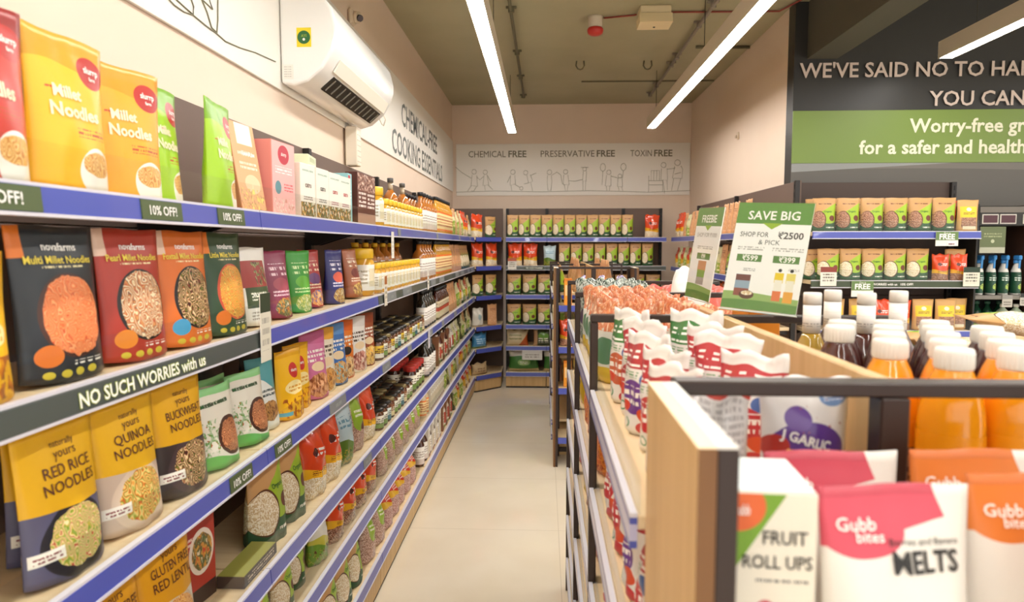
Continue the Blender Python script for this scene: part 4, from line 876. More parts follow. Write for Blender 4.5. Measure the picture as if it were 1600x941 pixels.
for k, base, lay, d_ in (('otop', 'dcdcd2', [('above', (.66, .03, 6, 0), 'd8834c'), ('blot', (.5, .84, .5, .2), ['e8b48a', 'c8643a', 'f0d2b0'], dict(s=10, t=.40)), ('ell', (.5, .4, .34, .17), '5a8a6a'), ('rect', (.5, .1, .5, .1), 'd8b83a')], 'snack bag with peach orange top'),
                         ('gfoil', 'c8ccc4', [('blot', (.5, .5, .5, .5), ['3a5a3c', '1f2a24', '8a9a8c', 'e6e8e2'], dict(s=9, t=.44)), ('ell', (.5, .4, .3, .16), '4a3a5a')], 'silver and dark green snack bag'),
                         ('violet', 'd0c8dc', [('blot', (.5, .6, .5, .4), ['7a6ab0', 'a89ad0', 'e6e2f0'], dict(s=9, t=.46)), ('below', (.3, .04, 4, 0), '5a4a80')], 'violet and white snack bag'),
                         ('redtop', 'c8443a', [('above', (.72, .03, 6, 0), 'd8675a'), ('ell', (.5, .4, .34, .2), 'e8d0b0')], 'red snack bag'),
                         ('carrot', 'd8702c', [('blot', (.5, .5, .5, .5), ['c8501c', 'e8963c', 'a83c14'], dict(s=14, t=.4)), ('lines', (.5, .8, .3, .06), 'f0e0c8', {'n': 2})], 'orange carrot-stick snack bag'),
                         ('yellowb', 'd8b41c', [('lines', (.5, .6, .3, .2), 'a8801c', {'n': 4})], 'deep yellow snack bag'),
                         ('darkred', '7a2a24', [('ell', (.5, .5, .3, .2), 'd8b89a'), ('blot', (.5, .2, .5, .2), ['3a2a24', 'b8603c'], G2)], 'dark red snack bag')):
    good('sn_'+k, 'snack_bag', 'snack bag', d_, d_.replace('bag', 'bags', 1), (.13, .06, .2), [('bag', bag('print_snack_'+k, base, lay, .13, .2, .06, (1.0, 2.3, 3.9), .008, .28))])
m = printm('print_cashew', 'd8c09a', [('rect', (.5, .3, .5, .35), ['d8b88a', 'ead2ae', 'c09a68', 'f0dfc2'], dict(s=9)), ('above', (.52, .03, 5, 0), 'eceae6')], .2, coat=.5)
good('cashew', 'nut_bag', 'bag', 'clear bag of cashews with white twisted top behind the spine', '', (.12, .07, .25), [('bag', [pouch(.12, .25, .075, m, kind='bag', seed=2.0, n=(14, 18), cr=.008, wr=2)])])
m = printm('print_orange_carton', 'e8962c', [('rect', (.5, .55, .36, .2), 'f0c890'), ('above', (.9, 0, 1, 0), 'd87a1c')], .35)
good('ocarton', 'juice_carton', 'carton', 'orange juice carton on the island', 'orange cartons on the island', (.07, .07, .235), [('carton', carton(.07, .07, .235, m, mat('orange_side', 'd8841c', .4)))])
# melts and roll-ups on the end shelf
def melts(nm, c, c2):
    m = printm(nm, 'dfdbd3', [('above', (.80, .07, 3.0, -1.6), c), ('above', (.95, 0, 1, 0), c2), ('diag', (1, .55, 1.30), 'dedad2'), ('ell', (.26, .80, .28, .12), c), ('ell', (.70, .38, .09, .055), 'c24a58'), ('ell', (.70, .25, .09, .055), '5aa0c8'), ('ell', (.50, .26, .05, .04), '8a3a34'), ('rect', (.88, .38, .10, .03), 'd8a0a8'), ('rect', (.88, .25, .10, .03), '9ac4dc')], .38)
    return [pouch(.135, .19, .045, m, [('Gubb', .22, .835, .06, W_, .01, .26), ('bites', .30, .78, .05, W_, .01, .26), ('Berries and Banana', .66, .755, .032, K_, 0, .5), ('MELTS', .66, .67, .095, K_, .025, .46)], seed=s_, n=(18, 18), wr=1.3) for s_ in (1.2, 2.7)]
good('melt_p', 'melts_pouch', 'pouch', 'pink-topped fruit melts pouch', '', (.135, .045, .19), [('pouch', melts('print_melts_pink', 'c84a5c', 'b83f50'))])
good('melt_o', 'melts_pouch', 'pouch', 'orange-topped fruit melts pouch', '', (.135, .045, .19), [('pouch', melts('print_melts_orange', 'd87a34', 'c86a28'))])
m = printm('print_rollups', 'e0d9c9', [('diag', (-.6, 1.0, .60), '6f9a24'), ('ell', (.10, .93, .32, .11), 'd8622c'), ('lines', (.62, .60, .3, .012), '4a4a4a', {'n': 1}), ('ell', (.44, .47, .11, .045), 'c2485a'), ('ell', (.44, .34, .11, .045), '4a98c0'), ('rect', (.74, .47, .20, .022), 'd8a0a8'), ('rect', (.74, .34, .20, .022), '9ac4dc'), ('ell', (.14, .34, .07, .06), 'a83a44'), ('ell', (.05, .46, .05, .03), '8aa83a')], .4)
mt = printm('print_rollups_top', 'dfe9ea', [('lines', (.5, .5, .5, .5), '9cc88a', {'n': 4, 's': 6})], .4)
good('rollup', 'fruit_roll_box', 'box', 'white and green fruit roll box beside dark end panel', '', (.058, .075, .155), [('box', carton(.058, .075, .155, m, mat('rollup_side', 'd6d0c0', .5), [('FRUIT', .64, .80, .062, K_, .01, .5), ('ROLL UPS', .56, .69, .060, K_, .01, .78), ('Gubb', .14, .92, .05, W_, .01, .2)], mat('rollup_top', 'dfe9e6', .4)))])
# juice bottles
CAPW = mat('white_bottle_cap', 'e6e1d8', .4); JO = mat('orange_juice', 'f29a12', .15, coat=.6); JD = mat('dark_kokum_juice', '4a1e1a', .12, coat=.7); JY = mat('olive_squash', 'a8862c', .12, coat=.6)
LABJ = printm('print_juice_label', 'f29a12', [('rect', (.5, .42, .17, .34), '7a3f2a'), ('rect', (.5, .40, .155, .29), 'c99474'), ('lines', (.5, .38, .13, .24), '6a3a2a', {'n': 6})], .3)
LABJD = printm('print_juice_label_dark', '4a1e1a', [('rect', (.5, .42, .17, .34), 'b98a6a')], .3)
def juice(m_, lab):
    r, h = .0365, .256
    def rib(z0, z1, mm, n_=24):
        a = MB(); pr = [(.0206, z0), (.0212, z0+.001), (.0212, z1-.003), (.0195, z1), (.002, z1)]; a.lathe(pr, mm, n_, cap=False)
        for k in range(26):
            t_ = 2*PI*k/26; a.box((.0210)*math.cos(t_)-.0007, (.0210)*math.cos(t_)+.0007, (.0210)*math.sin(t_)-.0007, (.0210)*math.sin(t_)+.0007, z0+.002, z1-.005, mm)
        return a
    a = MB(); a.lathe([(r*.93, 0), (r, .006), (r, .165), (r*.97, .178), (r*.86, .199), (r*.70, .217), (r*.56, .2285), (r*.55, .2312)], m_, 24)
    c = MB(); c.lathe([(r*1.008, .01), (r*1.008, .155)], lab, 24, cap=False)
    return [('body', a), ('cap', rib(.2315, h, CAPW)), ('label', c)]
good('jo', 'juice_bottle', 'bottle', 'orange juice bottle with white cap', 'orange juice bottles', (.074, .074, .25), juice(JO, LABJ))
good('jd', 'juice_bottle', 'bottle', 'dark kokum juice bottle with white cap', 'dark kokum juice bottles', (.074, .074, .25), juice(JD, LABJD))
SLV = printm('print_white_sleeve', 'f1ede6', [('lines', (.5, .3, .3, .06), 'a8a4a0', {'n': 1, 's': 20}), ('rect', (.5, .62, .5, .006), 'cfcac2'), ('rect', (.5, .84, .5, .006), 'd6d1c9')], .4)
for k, m_, d_ in (('ty', JY, 'tall olive squash bottle with white sleeved neck'), ('td', JD, 'tall dark squash bottle with white sleeved neck')):
    good(k, 'squash_bottle', 'bottle', d_, d_.replace('bottle', 'bottles', 1), (.074, .074, .295), bottle_parts([(.034, 0), (.036, .006), (.036, .165), (.033, .185), (.018, .215), (.0145, .224)], m_, [(.0155, .2745), (.0155, .293), (.0145, .296)], CAPW, None, None, 20, [(.0152, .2245), (.0152, .274)], SLV))
# cleaning bottles
GRL = printm('print_cleaner_label', '1f4a38', [('lines', (.5, .7, .4, .1), 'd8e4dc', {'n': 2, 's': 16}), ('food', (.5, .3, .3, .2), ['6a9a3c', 'c9d86a', '2c5a3a'], G2)], .35)
WBOT = mat('white_bottle_plastic', 'dddad4', .35); BLC = mat('blue_trigger', '3a86c8', .35); GBOT = mat('green_bottle_plastic', '1d4a34', .25, coat=.3)
def spray():
    a = MB(); a.lathe([(.036, 0), (.039, .008), (.039, .12), (.034, .15), (.018, .185), (.014, .195)], WBOT, 16, sy=.62)
    c = MB(); c.lathe([(.0155, .196), (.0155, .213), (.012, .216)], BLC, 12); c.box(-.042, .018, -.010, .010, .2165, .245, BLC, .005)
    d_ = MB(); d_.extrude([(-.034, .2160), (-.029, .2160), (-.026, .165), (-.031, .165)], 'y', -.005, .005, BLC)
    l_ = MB(); l_.lathe([(.0396, .012), (.0396, .115), (.036, .142)], GRL, 16, cap=False, sy=.63)
    return [('body', a), ('spray_head', c), ('trigger', d_), ('label', l_)]
good('spray', 'spray_bottle', 'bottle', 'blue-trigger white spray bottle', 'white spray bottles with blue triggers', (.08, .05, .245), spray())
good('gbot', 'cleaner_bottle', 'bottle', 'dark green cleaner bottle', 'dark green cleaner bottles', (.07, .06, .21), flask(.032, .21, GBOT, mat('green_cap', '3f6a58', .4), GRL, .66, .4))
good('gbotw', 'cleaner_bottle', 'bottle', 'pale green and yellow cleaner bottle', 'pale cleaner bottles', (.08, .06, .2), flask(.037, .2, mat('pale_green_plastic', 'a8b8a0', .3), WBOT, printm('print_pale_cleaner', '4a7a4a', [('food', (.5, .4, .4, .3), ['e0c83a', 'c86a2c', '6a9a4a'], G2)], .35), .7, .35))

# ------------------------------------------------------------------ goods: where they stand
rad = math.radians
def fit(i, key, sc):
    return sc if i == 0 else min(sc, (ZS[i-1]-ZS[i]-.052)/GOODS[key]['wdh'][2])
def L(i, key, y, dx=0.0, rot=0.0, lean=0.0, desc=None, sc=1.0, z=0.0, roll=0.0, label=None, sfx=''):
    sc = fit(i, key, sc)
    if sfx: desc = (desc or GOODS[key]['desc'])+sfx
    w, d = GOODS[key]['wdh'][:2]; a_ = abs(math.sin(rad(rot))); l_ = math.sin(rad(lean))
    return put(('aircon wall', i), key, XF-.020-sc*(d/2+w/2*a_)-dx, y, ZS[i]+.0008+z+abs(l_)*d*sc*.5, PI/2+rad(rot), rad(-lean), rad(roll), sc, desc, label)
def run(fn, keys, a, b, gap=.008, **kw):
    """stand goods side by side from a to b, the keys taken in turn"""
    i = 0; t = a; s_ = 1 if b > a else -1
    while True:
        k = keys[i % len(keys)]; w = GOODS[k]['wdh'][0]
        if (t+s_*w-b)*s_ > 1e-6: return t
        fn(k, t+s_*w/2, **kw); t += s_*(w+gap); i += 1
def LR(i, keys, a, b, gap=.008, jit=3.0, **kw):
    return run(lambda k, y, **q: L(i, k, y, rot=R.uniform(-jit, jit), **q), keys, a, b, gap, **kw)

# top shelf
L(0, 'slurrp_red', .885); L(0, 'slurrp_yel', 1.062, rot=-4); L(0, 'slurrp_org', 1.252, dx=.01, rot=-14)
L(0, 'slurrp_grn', 1.405, dx=.045, rot=7, desc='lime green noodle pouch touching the amber one on the top shelf'); L(0, 'slurrp_grn', 1.50, dx=.12, rot=5, desc='lime green noodle pouch set back on the top shelf'); L(0, 'slurrp_grn', 1.572, dx=.0, rot=8, desc='lime green noodle pouch beside peach box on the top shelf')
L(0, 'khapli', 1.745, dx=.02, rot=-4, lean=9, roll=0); L(0, 'pinkbox', 1.92, dx=.008, rot=-3)
L(0, 'catru_brn', 2.085, rot=-3); L(0, 'catru_blk', 2.22, rot=-2); L(0, 'catru_red', 2.355, rot=-3); L(0, 'catru_red', 2.48, rot=-3); L(0, 'lyingbox', 2.17, dx=.01, z=.1655, rot=8)
L(0, 'aquabox', 2.60, dx=.02); L(0, 'brownbox', 2.72, rot=-4); L(0, 'brownbox', 2.855, rot=-4)
L(0, 'ghee_big', 3.06); LR(0, ['ghee'], 3.16, 4.15, .006)
LR(0, ['vinegar'], 3.25, 3.62, .012, dx=.12, sfx=' in rear rank'); L(0, 'vinegar_tall', 3.80, dx=.09); L(0, 'vinegar_tall', 4.12, dx=.09); LR(0, ['vinegar'], 4.18, 4.66, .01); LR(0, ['vinegar'], 4.25, 4.65, .012, dx=.11, sfx=' in rear rank')
LR(0, ['oil'], 4.70, 5.42, .006, 0); LR(0, ['oil'], 4.72, 5.42, .01, 0, dx=.09, sfx=' in rear rank')
LR(0, ['mixgrn', 'peach'], 5.47, 6.25, .012); LR(0, ['flour'], 6.30, 6.64, .01, 0, dx=.012); L(0, 'kg', 6.74)
# second shelf
L(1, 'mango', .845, label='bright yellow pouch at the picture edge beside the charcoal noodle pouch'); L(1, 'nova_blk', 1.025, rot=-4, lean=3); L(1, 'nova_red', 1.218, rot=-5, lean=3); L(1, 'nova_org', 1.40, rot=-4, lean=3); L(1, 'nova_grn', 1.578, rot=-3, lean=3)
L(1, 'whitep', 1.752, dx=.0, rot=-8, lean=4); L(1, 'slim_maroon', 1.93, rot=-18, lean=4); L(1, 'slim_green', 2.04, dx=.08, rot=-12); L(1, 'slim_green', 2.13, dx=.01, rot=-22)
L(1, 'slim_redpur', 2.28, dx=.02, rot=-20, lean=4); L(1, 'slim_navy', 2.45, rot=-16); L(1, 'slim_tan', 2.58, dx=.05, rot=-10); L(1, 'slim_tan', 2.70, rot=-14, lean=6)
L(1, 'ghee_big', 2.865, sc=1.12); LR(1, ['ghee'], 2.97, 4.05, .006); LR(1, ['oil_yel', 'vinegar'], 3.1, 4.1, .012, 0, dx=.12, sfx=' in rear rank')
LR(1, ['vinegar'], 4.10, 4.60, .01); LR(1, ['oil'], 4.64, 5.40, .006, 0); LR(1, ['peach'], 5.44, 6.02, .012); LR(1, ['kg'], 6.06, 6.80, .01)
# third shelf
L(2, 'nat_red', 1.008, rot=-3, lean=3); L(2, 'nat_qui', 1.185, rot=-5, lean=3); L(2, 'nat_buc', 1.365, rot=-5, lean=3)
L(2, 'nat_red', 1.08, dx=.085, rot=-3, desc='yellow noodle pouch behind the red-rice one'); L(2, 'nat_qui', 1.27, dx=.085, desc='yellow noodle pouch half hidden behind the buckwheat one')
L(2, 'millet', 1.53, rot=-6, lean=5); L(2, 'millet', 1.63, dx=.07, rot=-4, lean=2, desc='green-topped millet noodle pouch tucked behind its twin'); L(2, 'millet', 1.715, dx=.0, rot=-10, lean=6, desc='crinkled green and white millet noodle pouch by teal pouch')
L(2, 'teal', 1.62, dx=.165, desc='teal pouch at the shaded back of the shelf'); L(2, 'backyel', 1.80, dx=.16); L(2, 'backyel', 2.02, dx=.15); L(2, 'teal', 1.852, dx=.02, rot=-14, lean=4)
L(2, 'mango', 1.985, dx=.0, rot=-12, desc='nearer yellow cookie pouch with red heart logo'); L(2, 'mango', 2.11, dx=.02, rot=-14, desc='farther yellow cookie pouch with red heart logo')
L(2, 'ck_pink', 2.24, rot=-20, lean=3); L(2, 'ck_wcook', 2.35, dx=.01, rot=-20); L(2, 'ck_blue', 2.475, rot=-22, lean=3); L(2, 'ck_orange', 2.60, dx=.01, rot=-22); L(2, 'ck_white', 2.745, rot=-20); L(2, 'ck_brown', 2.885, dx=.0, rot=-18)
for r_, dx in enumerate((.0, .075, .15)):
    LR(2, ['jar%d' % ((r_+k) % 4) for k in (0, 1, 2, 0, 1, 3)], 2.99+.02*r_, 4.12, .007, 0, dx=dx, sfx=('', ' in mid rank', ' in rear rank')[r_])
LR(2, ['olive'], 4.16, 4.62, .006, 0); LR(2, ['dslim'], 4.66, 5.22, .006, 0); LR(2, ['peach'], 5.26, 5.70, .01); LR(2, ['mixgrn', 'mixred', 'kg'], 5.74, 6.80, .01)
# fourth shelf
L(3, 'nat_len2', 1.12, dx=.005, rot=-5, lean=3); L(3, 'nat_len', 1.295, rot=-6, lean=3); L(3, 'lentil', 1.475, dx=.06, rot=-8); L(3, 'minired', 1.658, dx=.0, rot=0)
L(3, 'kg', 1.66, dx=.14, rot=-4, sc=1.2, desc='shaded kraft and green pouch behind its row'); L(3, 'kg', 1.845, dx=.01, rot=-8, sc=1.2); L(3, 'kg', 2.005, dx=.01, rot=-8, sc=1.2)
L(3, 'flour', 2.10, dx=.12, rot=-6); L(3, 'flour', 2.19, rot=-10, sc=1.05); L(3, 'flour', 2.35, rot=-8, sc=1.05); L(3, 'bluewhite', 2.525, rot=-12); L(3, 'lime', 2.69, rot=-14, sc=1.1); L(3, 'flour', 2.86, rot=-10)
for r_, dx in enumerate((.0, .075, .15)):
    LR(3, ['jar%d' % ((r_+k) % 4) for k in (1, 1, 3, 2)], 2.97+.02*r_, 3.72, .007, 0, dx=dx, sfx=('', ' in mid rank', ' in rear rank')[r_])
LR(3, ['jar_red'], 3.76, 4.18, .006, 0); LR(3, ['jar_red'], 3.78, 4.18, .006, 0, dx=.095, sfx=' in rear rank'); LR(3, ['olive'], 4.21, 4.58, .006, 0); LR(3, ['brownslim', 'mixwht', 'dslim'], 4.62, 5.30, .01); LR(3, ['mixwht', 'mixgrn'], 5.34, 5.92, .01); LR(3, ['mixdrk', 'mixgrn', 'kg'], 5.96, 6.80, .01)
# fifth shelf
L(4, 'kg', 1.70, rot=-6); L(4, 'kg', 1.865, rot=-6); L(4, 'kg', 2.02, dx=.02, rot=-8); L(4, 'limewhite', 2.19, rot=-10); LR(4, ['flourb'], 2.29, 2.96, .012, dx=.005)
LR(4, ['lime'], 3.0, 4.05, .012, 8); L(4, 'honey', 4.12); L(4, 'honey', 4.21); LR(4, ['whitebox'], 4.27, 4.88, .006, 0); LR(4, ['mixgrn', 'mixdrk', 'whitebox', 'mixred'], 4.93, 5.9, .01); LR(4, ['mixred', 'mixbrn', 'mixgrn'], 5.94, 6.80, .01)
# base deck
LR(5, ['kg'], 2.20, 2.70, .01); L(5, 'lime', 2.79); L(5, 'lime', 2.96); LR(5, ['redrice'], 3.06, 3.95, .012, 8); L(5, 'brown_b', 4.03); LR(5, ['brown_b', 'whitebox'], 4.10, 4.75, .008, 0); LR(5, ['brownslim', 'mixwht'], 4.79, 5.35, .01, 0); LR(5, ['mixdrk', 'mixgrn', 'mixred'], 5.4, 6.1, .01); LR(5, ['mixred', 'mixbrn'], 6.14, 6.80, .01)

# shelf talkers on the aircon wall rails
def talker(name, y, z0, h, w, lab_, cols, lines=3, x=XF+.010, rz=PI/2, lx=None, tx=()):
    a = MB(); m = printm('print_'+name, cols[0], [('above', (.72, 0, 1, 0), cols[1]), ('lines', (.5, .4, .36, .24), cols[2], {'n': lines, 's': 26})], .5)
    a.box(-w/2, w/2, -.0008, .0008, 0, h, PAPER, 0, m)
    for t_, cy, hh in tx: a.text(t_, lambda q, zz: (q, -.0016, zz), hh, WHITE, 0, cy*h, .02, maxw=w*.85)
    o = a.build('shelf_talker', None, (lx if lx is not None else x, y, z0), (0, 0, rz)); return tag(o, lab_, 'price tag')
talker('talker_tall', 1.655, ZS[1]-.075, .17, .062, 'tall paper tag with dark green head clipped beside the white pouch', ('d8d2c0', '2f3c26', 'a8a294'))
talker('talker_white', 3.10, ZS[0]-.14, .12, .05, 'white paper tag hanging under the top rail past the brown boxes', ('e4e0d4', 'dcd8cc', 'c9c4b6'))
talker('talker_photo', 2.95, ZS[1]-.05, .13, .05, 'small paper tag with bottle photo clipped in front of the golden jars', ('dcd2c0', 'a8642c', '8a8272'))
talker('talker_pale', 4.05, ZS[1]-.05, .13, .05, 'pale tag with dark mark hanging before the white-labelled bottles', ('dfdad0', 'cfcabf', '55524a'))
talker('talker_low', 4.06, ZS[2]-.10, .11, .06, 'pale paper tag hanging from the third rail under the dark bottles', ('cfcad2', 'c4c0cc', 'a8a4b4'))

# back wall
def Bk(i, key, x, dy=0.0, rot=0.0, lean=0.0, desc=None, sc=1.0, z=0.0, roll=0.0):
    d = GOODS[key]['wdh'][1]; sc = fit(i, key, sc)
    return put(('back wall', i), key, x, 7.136+d*sc/2+GOODS[key]['wdh'][0]*.5*abs(math.sin(rad(rot)))+dy, ZS[i]+.0008+z, rad(rot), rad(-lean), rad(roll), sc, desc)
def BR(i, keys, a, b, gap=.006, jit=3.0, **kw): return run(lambda k, x, **q: Bk(i, k, x, rot=R.uniform(-jit, jit), **q), keys, a, b, gap, **kw)
def Cn(i, key, t, dx=.0, sc=1.0, desc=None):         # along the chamfered corner, t from 0 to 1
    d = GOODS[key]['wdh'][1]; sc = fit(i, key, sc); n = Vector((-.72, .69)); p = Vector((-.69, 6.87)).lerp(Vector((-.45, 7.12)), t)+n*(.02+d/2+dx)
    return put(('corner', i), key, p.x, p.y, ZS[i]+.0008, rad(46), 0, 0, sc, desc)
Cn(0, 'flour', .2); Cn(0, 'kg', .73); Cn(1, 'flour', .22); Cn(1, 'flour', .78); Cn(2, 'kg', .22); Cn(2, 'kg', .75); Cn(3, 'whitebag', .22); Cn(3, 'peach', .78); Cn(4, 'sack_blu', .3); Cn(5, 'sack_tan', .3)
BR(0, ['kgs'], -.385, 1.03, .004, .8); BR(0, ['flour', 'flour'], 1.04, 1.26, -.03)
BR(1, ['flour'], -.38, -.03, .004); Bk(1, 'bluewhite', -.0-.04+.1, rot=0, sc=.9); BR(1, ['kgs'], .155, 1.24, .008, 2)
BR(2, ['kg'], -.385, 1.24, .016); BR(3, ['kg'], -.385, 1.24, .016)
Bk(4, 'sack_crm', -.28, rot=5); Bk(4, 'sack_blk', -.02+.02, dy=.0, rot=-3); BR(4, ['whitebag', 'peach', 'kg'], .16, 1.2, .02)
Bk(5, 'sack_grn', -.21, rot=4); Bk(5, 'sack_grn', .16, rot=-3); Bk(5, 'sack_blu', .46); BR(5, ['sack_grn', 'sack_tan'], .58, 1.24, .02)
talker('talker_pair', -.02, ZS[4]-.14, .10, .21, 'wide white paper sign hanging under the back wall fifth shelf', ('dedbd4', 'd6d3cc', 'a09a90'), 2, rz=0, lx=-.08)
bpy.data.objects['shelf_talker.005'].location = (-.12, 7.105, ZS[4]-.14)
talker('talker_back', 0, 0, .12, .09, 'small white tag on the back wall second shelf beneath flour bags', ('e2ddd2', 'b0563a', '8a8272'), 3, rz=0, lx=-.33)
bpy.data.objects['shelf_talker.006'].location = (-.33, 7.105, ZS[1]-.035)

# pale side wall (seen past the signs)
def Rt(i, key, y, dx=0.0, rot=0.0, desc=None, sc=1.0):
    d = GOODS[key]['wdh'][1]; sc = fit(i, key, sc)
    return put(('pale side wall', i), key, 1.32+d/2+dx, y, ZS[i]+.0008, -PI/2+rad(rot), 0, 0, sc, desc)
def RR(i, keys, a, b, gap=.008, jit=4.0, **kw): return run(lambda k, y, **q: Rt(i, k, y, rot=R.uniform(-jit, jit), **q), keys, a, b, gap, **kw)
RR(0, ['flour'], 7.0, 6.68); RR(0, ['peach', 'mixgrn', 'peach', 'peach'], 6.64, 4.42, .01)
RR(1, ['mixred', 'mixgrn'], 7.0, 5.75, .01); RR(1, ['peach', 'kgb', 'mixgrn'], 5.68, 4.42, .01); RR(2, ['kgb', 'flourb', 'mixbrn'], 6.9, 4.42, .02); RR(3, ['kgb', 'mixgrn'], 6.9, 4.42, .03)

# under the mural
def Mu(i, key, x, dy=0.0, rot=0.0, lean=0.0, desc=None, sc=1.0):
    d = GOODS[key]['wdh'][1]; sc = fit(i, key, sc)
    return put(('mural', i), key, x, 4.232+d*sc/2+GOODS[key]['wdh'][0]*.5*abs(math.sin(rad(rot)))+dy, ZS[i]+.0008, rad(rot), rad(-lean), 0, sc, desc)
for k, x in enumerate((1.70, 1.842, 1.984, 2.126, 2.268)): Mu(0, 'kgb', x, rot=(-1, .5, -.5, 1, -.5)[k], sc=.95)
Mu(0, 'kgb', 2.408, rot=-.5, sc=.95); Mu(0, 'flourb', 2.475, dy=.09, sc=.8, desc='small orange-red bag behind kraft pouches'); Mu(0, 'ky', 2.545, rot=0)
for x in (1.69, 1.83, 1.97, 2.11, 2.25): Mu(0, 'kgb', x, dy=.09, rot=R.uniform(-.5, .5), sc=.95, desc='kraft pouch in rear rank')
for k, x in enumerate((1.735, 1.868, 2.001, 2.134, 2.267)): Mu(1, 'kg', x, rot=(-1, 1, -.5, 1, -.5)[k], sc=.9)
Mu(1, 'flourb', 2.40, sc=.68, desc='small orange-red bag with yellow band'); Mu(1, 'flourb', 2.51, sc=.68, rot=2, desc='small orange-red bag with yellow band'); Mu(1, 'ky', 2.53, dy=.075)
for x in (1.68, 1.82, 1.97, 2.1): Mu(1, 'kg', x, dy=.09, rot=R.uniform(-2, 2), sc=.88, desc='kraft and green pouch in rear rank')
Mu(2, 'ky', 1.78); Mu(2, 'ky', 1.93); Mu(2, 'flourb', 2.06, sc=.8); Mu(2, 'flourb', 2.18, sc=.8); Mu(2, 'ky', 2.31); Mu(2, 'ky', 2.445); Mu(2, 'ky', 2.55, dy=.07)
for i, (x, z, w, h, lb_) in enumerate(((2.33, ZS[0]-.085, .13, .085, 'green FREE offer sign hanging under the top rail beneath the mural'), (1.85, ZS[1]-.095, .13, .095, 'green FREE offer sign hanging from the middle rail beneath the mural'))):
    a = MB(); a.box(0, w, -.001, .001, 0, h, PAPER, 0, printm('print_free_sign', 'e8e6dc', [('above', (.40, 0, 1, 0), '64804a'), ('rect', (.72, .18, .16, .12), 'f6f4ee'), ('lines', (.7, .18, .2, .1), '8a6a70', {'n': 1, 's': 12})], .45))
    a.text('FREE', lambda q, zz: (q, -.0018, zz), .032, WHITE, w*.5, h*.66, .03, maxw=w*.8); a.text('Get it', lambda q, zz: (q, -.0018, zz), .012, WHITE, w*.5, h*.90, .0)
    tag(a.build('offer_sign', None, (x, 4.196, z)), lb_, 'sign')
talker('talker_mural', 0, 0, .115, .095, 'white paper tag with red photo clipped at the near end of the mural shelf', ('e4dfd4', '8a3a30', '7a7468'), 3, rz=0); bpy.data.objects['shelf_talker.007'].location = (1.71, 4.19, ZS[1]-.03)
talker('talker_green', 0, 0, .115, .095, 'paper tag with dark green head at the far end of the mural shelf', ('dcd8c8', '24382a', '6a6a60'), 3, rz=0); bpy.data.objects['shelf_talker.008'].location = (2.545, 4.19, ZS[1]-.03)
# cleaning bay
for k in range(4): put(('clean', 0), 'spray', 2.685+.075*k, 4.357, 1.196, rad(90))
for k in range(4): put(('clean', 0), 'spray', 2.685+.075*k, 4.475, 1.196, rad(90), desc='blue-trigger spray bottle in rear rank')
for k in range(10): put(('clean', 0), 'spray', 3.03+.085*k, 4.357, 1.196, rad(90), desc='white spray bottle past the brown divider')
for k in range(4): put(('clean', 1), 'gbot', 2.68+.068*k, 4.46, .941, 0)
for k in range(2): put(('clean', 1), 'gbotw', 2.842+.08*k, 4.355, .941, 0)
for k in range(8): put(('clean', 1), 'gbot', 3.03+.085*k, 4.36, .941, 0, desc='dark green cleaner bottle past the brown divider')
a = MB(); a.box(0, .15, -.001, .001, 0, .16, PAPER, 0, printm('print_olive_notice', '5f6a48', [('lines', (.5, .7, .35, .1), '9aa27c', {'n': 2}), ('ell', (.5, .45, .07, .07), 'b4ba9a'), ('below', (.22, 0, 1, 0), 'a8aa98')], .5))
tag(a.build('notice_card', None, (2.645, 4.293, 1.455)), 'olive notice card standing above the white spray bottles', 'sign')
for i, (x, z, lb_) in enumerate(((2.905, 1.135, 'small dark-headed price card by the brown divider'), (2.80, 1.125, 'grey price card above the dark green cleaner bottles'))):
    a = MB(); a.box(0, .06, -.001, .001, 0, .075, PAPER, 0, printm('print_small_price_%d' % i, 'b4afa6', [('above', (.66, 0, 1, 0), ('2a2c2a', '8a8884')[i]), ('lines', (.5, .35, .36, .2), '6a665e', {'n': 2})], .5)); tag(a.build('price_card', None, (x, 4.297, z)), lb_, 'price tag')

# island: puff bags in ranks facing the aisle
def Is(row, key, x, y, z, rot=0.0, desc=None, rx=0.0, sc=1.0, base=-90): return put(row, key, x, y, z+.0008, rad(base+rot), rad(rx), 0, sc, desc)
A_ = ('first island bay', 0)
Z1 = 1.19
PK = {0: ('puff_p', 'puff_r', 'puff_p', 'puff_r', 'puff_g'), 1: ('puffback', 'puff_r', 'puff_r', 'puff_r', 'puff_g', 'puff_g')}
for c in (0, 1):
    for k in range(5):
        if c == 1 and k == 0: continue
        y = .888+.112*k-.03*c; q_ = PK[c][k]
        Is(A_, q_, (.170, .288)[c]+.008*(k % 2), y, Z1, (33, 44)[c]+R.uniform(-5, 5), sc=.80+.035*k+R.uniform(-.05, .0), desc=GOODS[q_]['desc']+(' on aisle side', ' on spine side')[c])
Is(A_, 'puffback', .200, .802, Z1, 84, sc=.72)
Is(A_, 'garlic', .310, .815, Z1, 5, base=0, sc=.75)
B_ = ('second island bay', 0)
for x in (.15, .225, .30):
    for y in (1.545, 1.655, 1.765, 1.875, 1.985, 2.085): Is(B_, 'sn_otop', x+.008, y, Z1, 30+R.uniform(-8, 8), sc=.92, desc='snack bag with peach orange top '+{.15: 'at shelf front', .225: 'in mid rank', .30: 'by spine'}[x])
C_ = ('third island bay', 0)
for x in (.15, .225, .30):
    for y in (2.255, 2.365, 2.475, 2.585): Is(C_, 'sn_gfoil', x+.008, y, Z1, 30+R.uniform(-8, 8), sc=.92, desc='dark green foil snack bag '+{.15: 'at shelf front', .225: 'in mid rank', .30: 'by spine'}[x])
    Is(C_, 'sn_violet', x+.008, 2.76, Z1, R.uniform(-6, 6), sc=.92, desc='violet and white snack bag '+{.15: 'at shelf front', .225: 'in mid rank', .30: 'by spine'}[x])
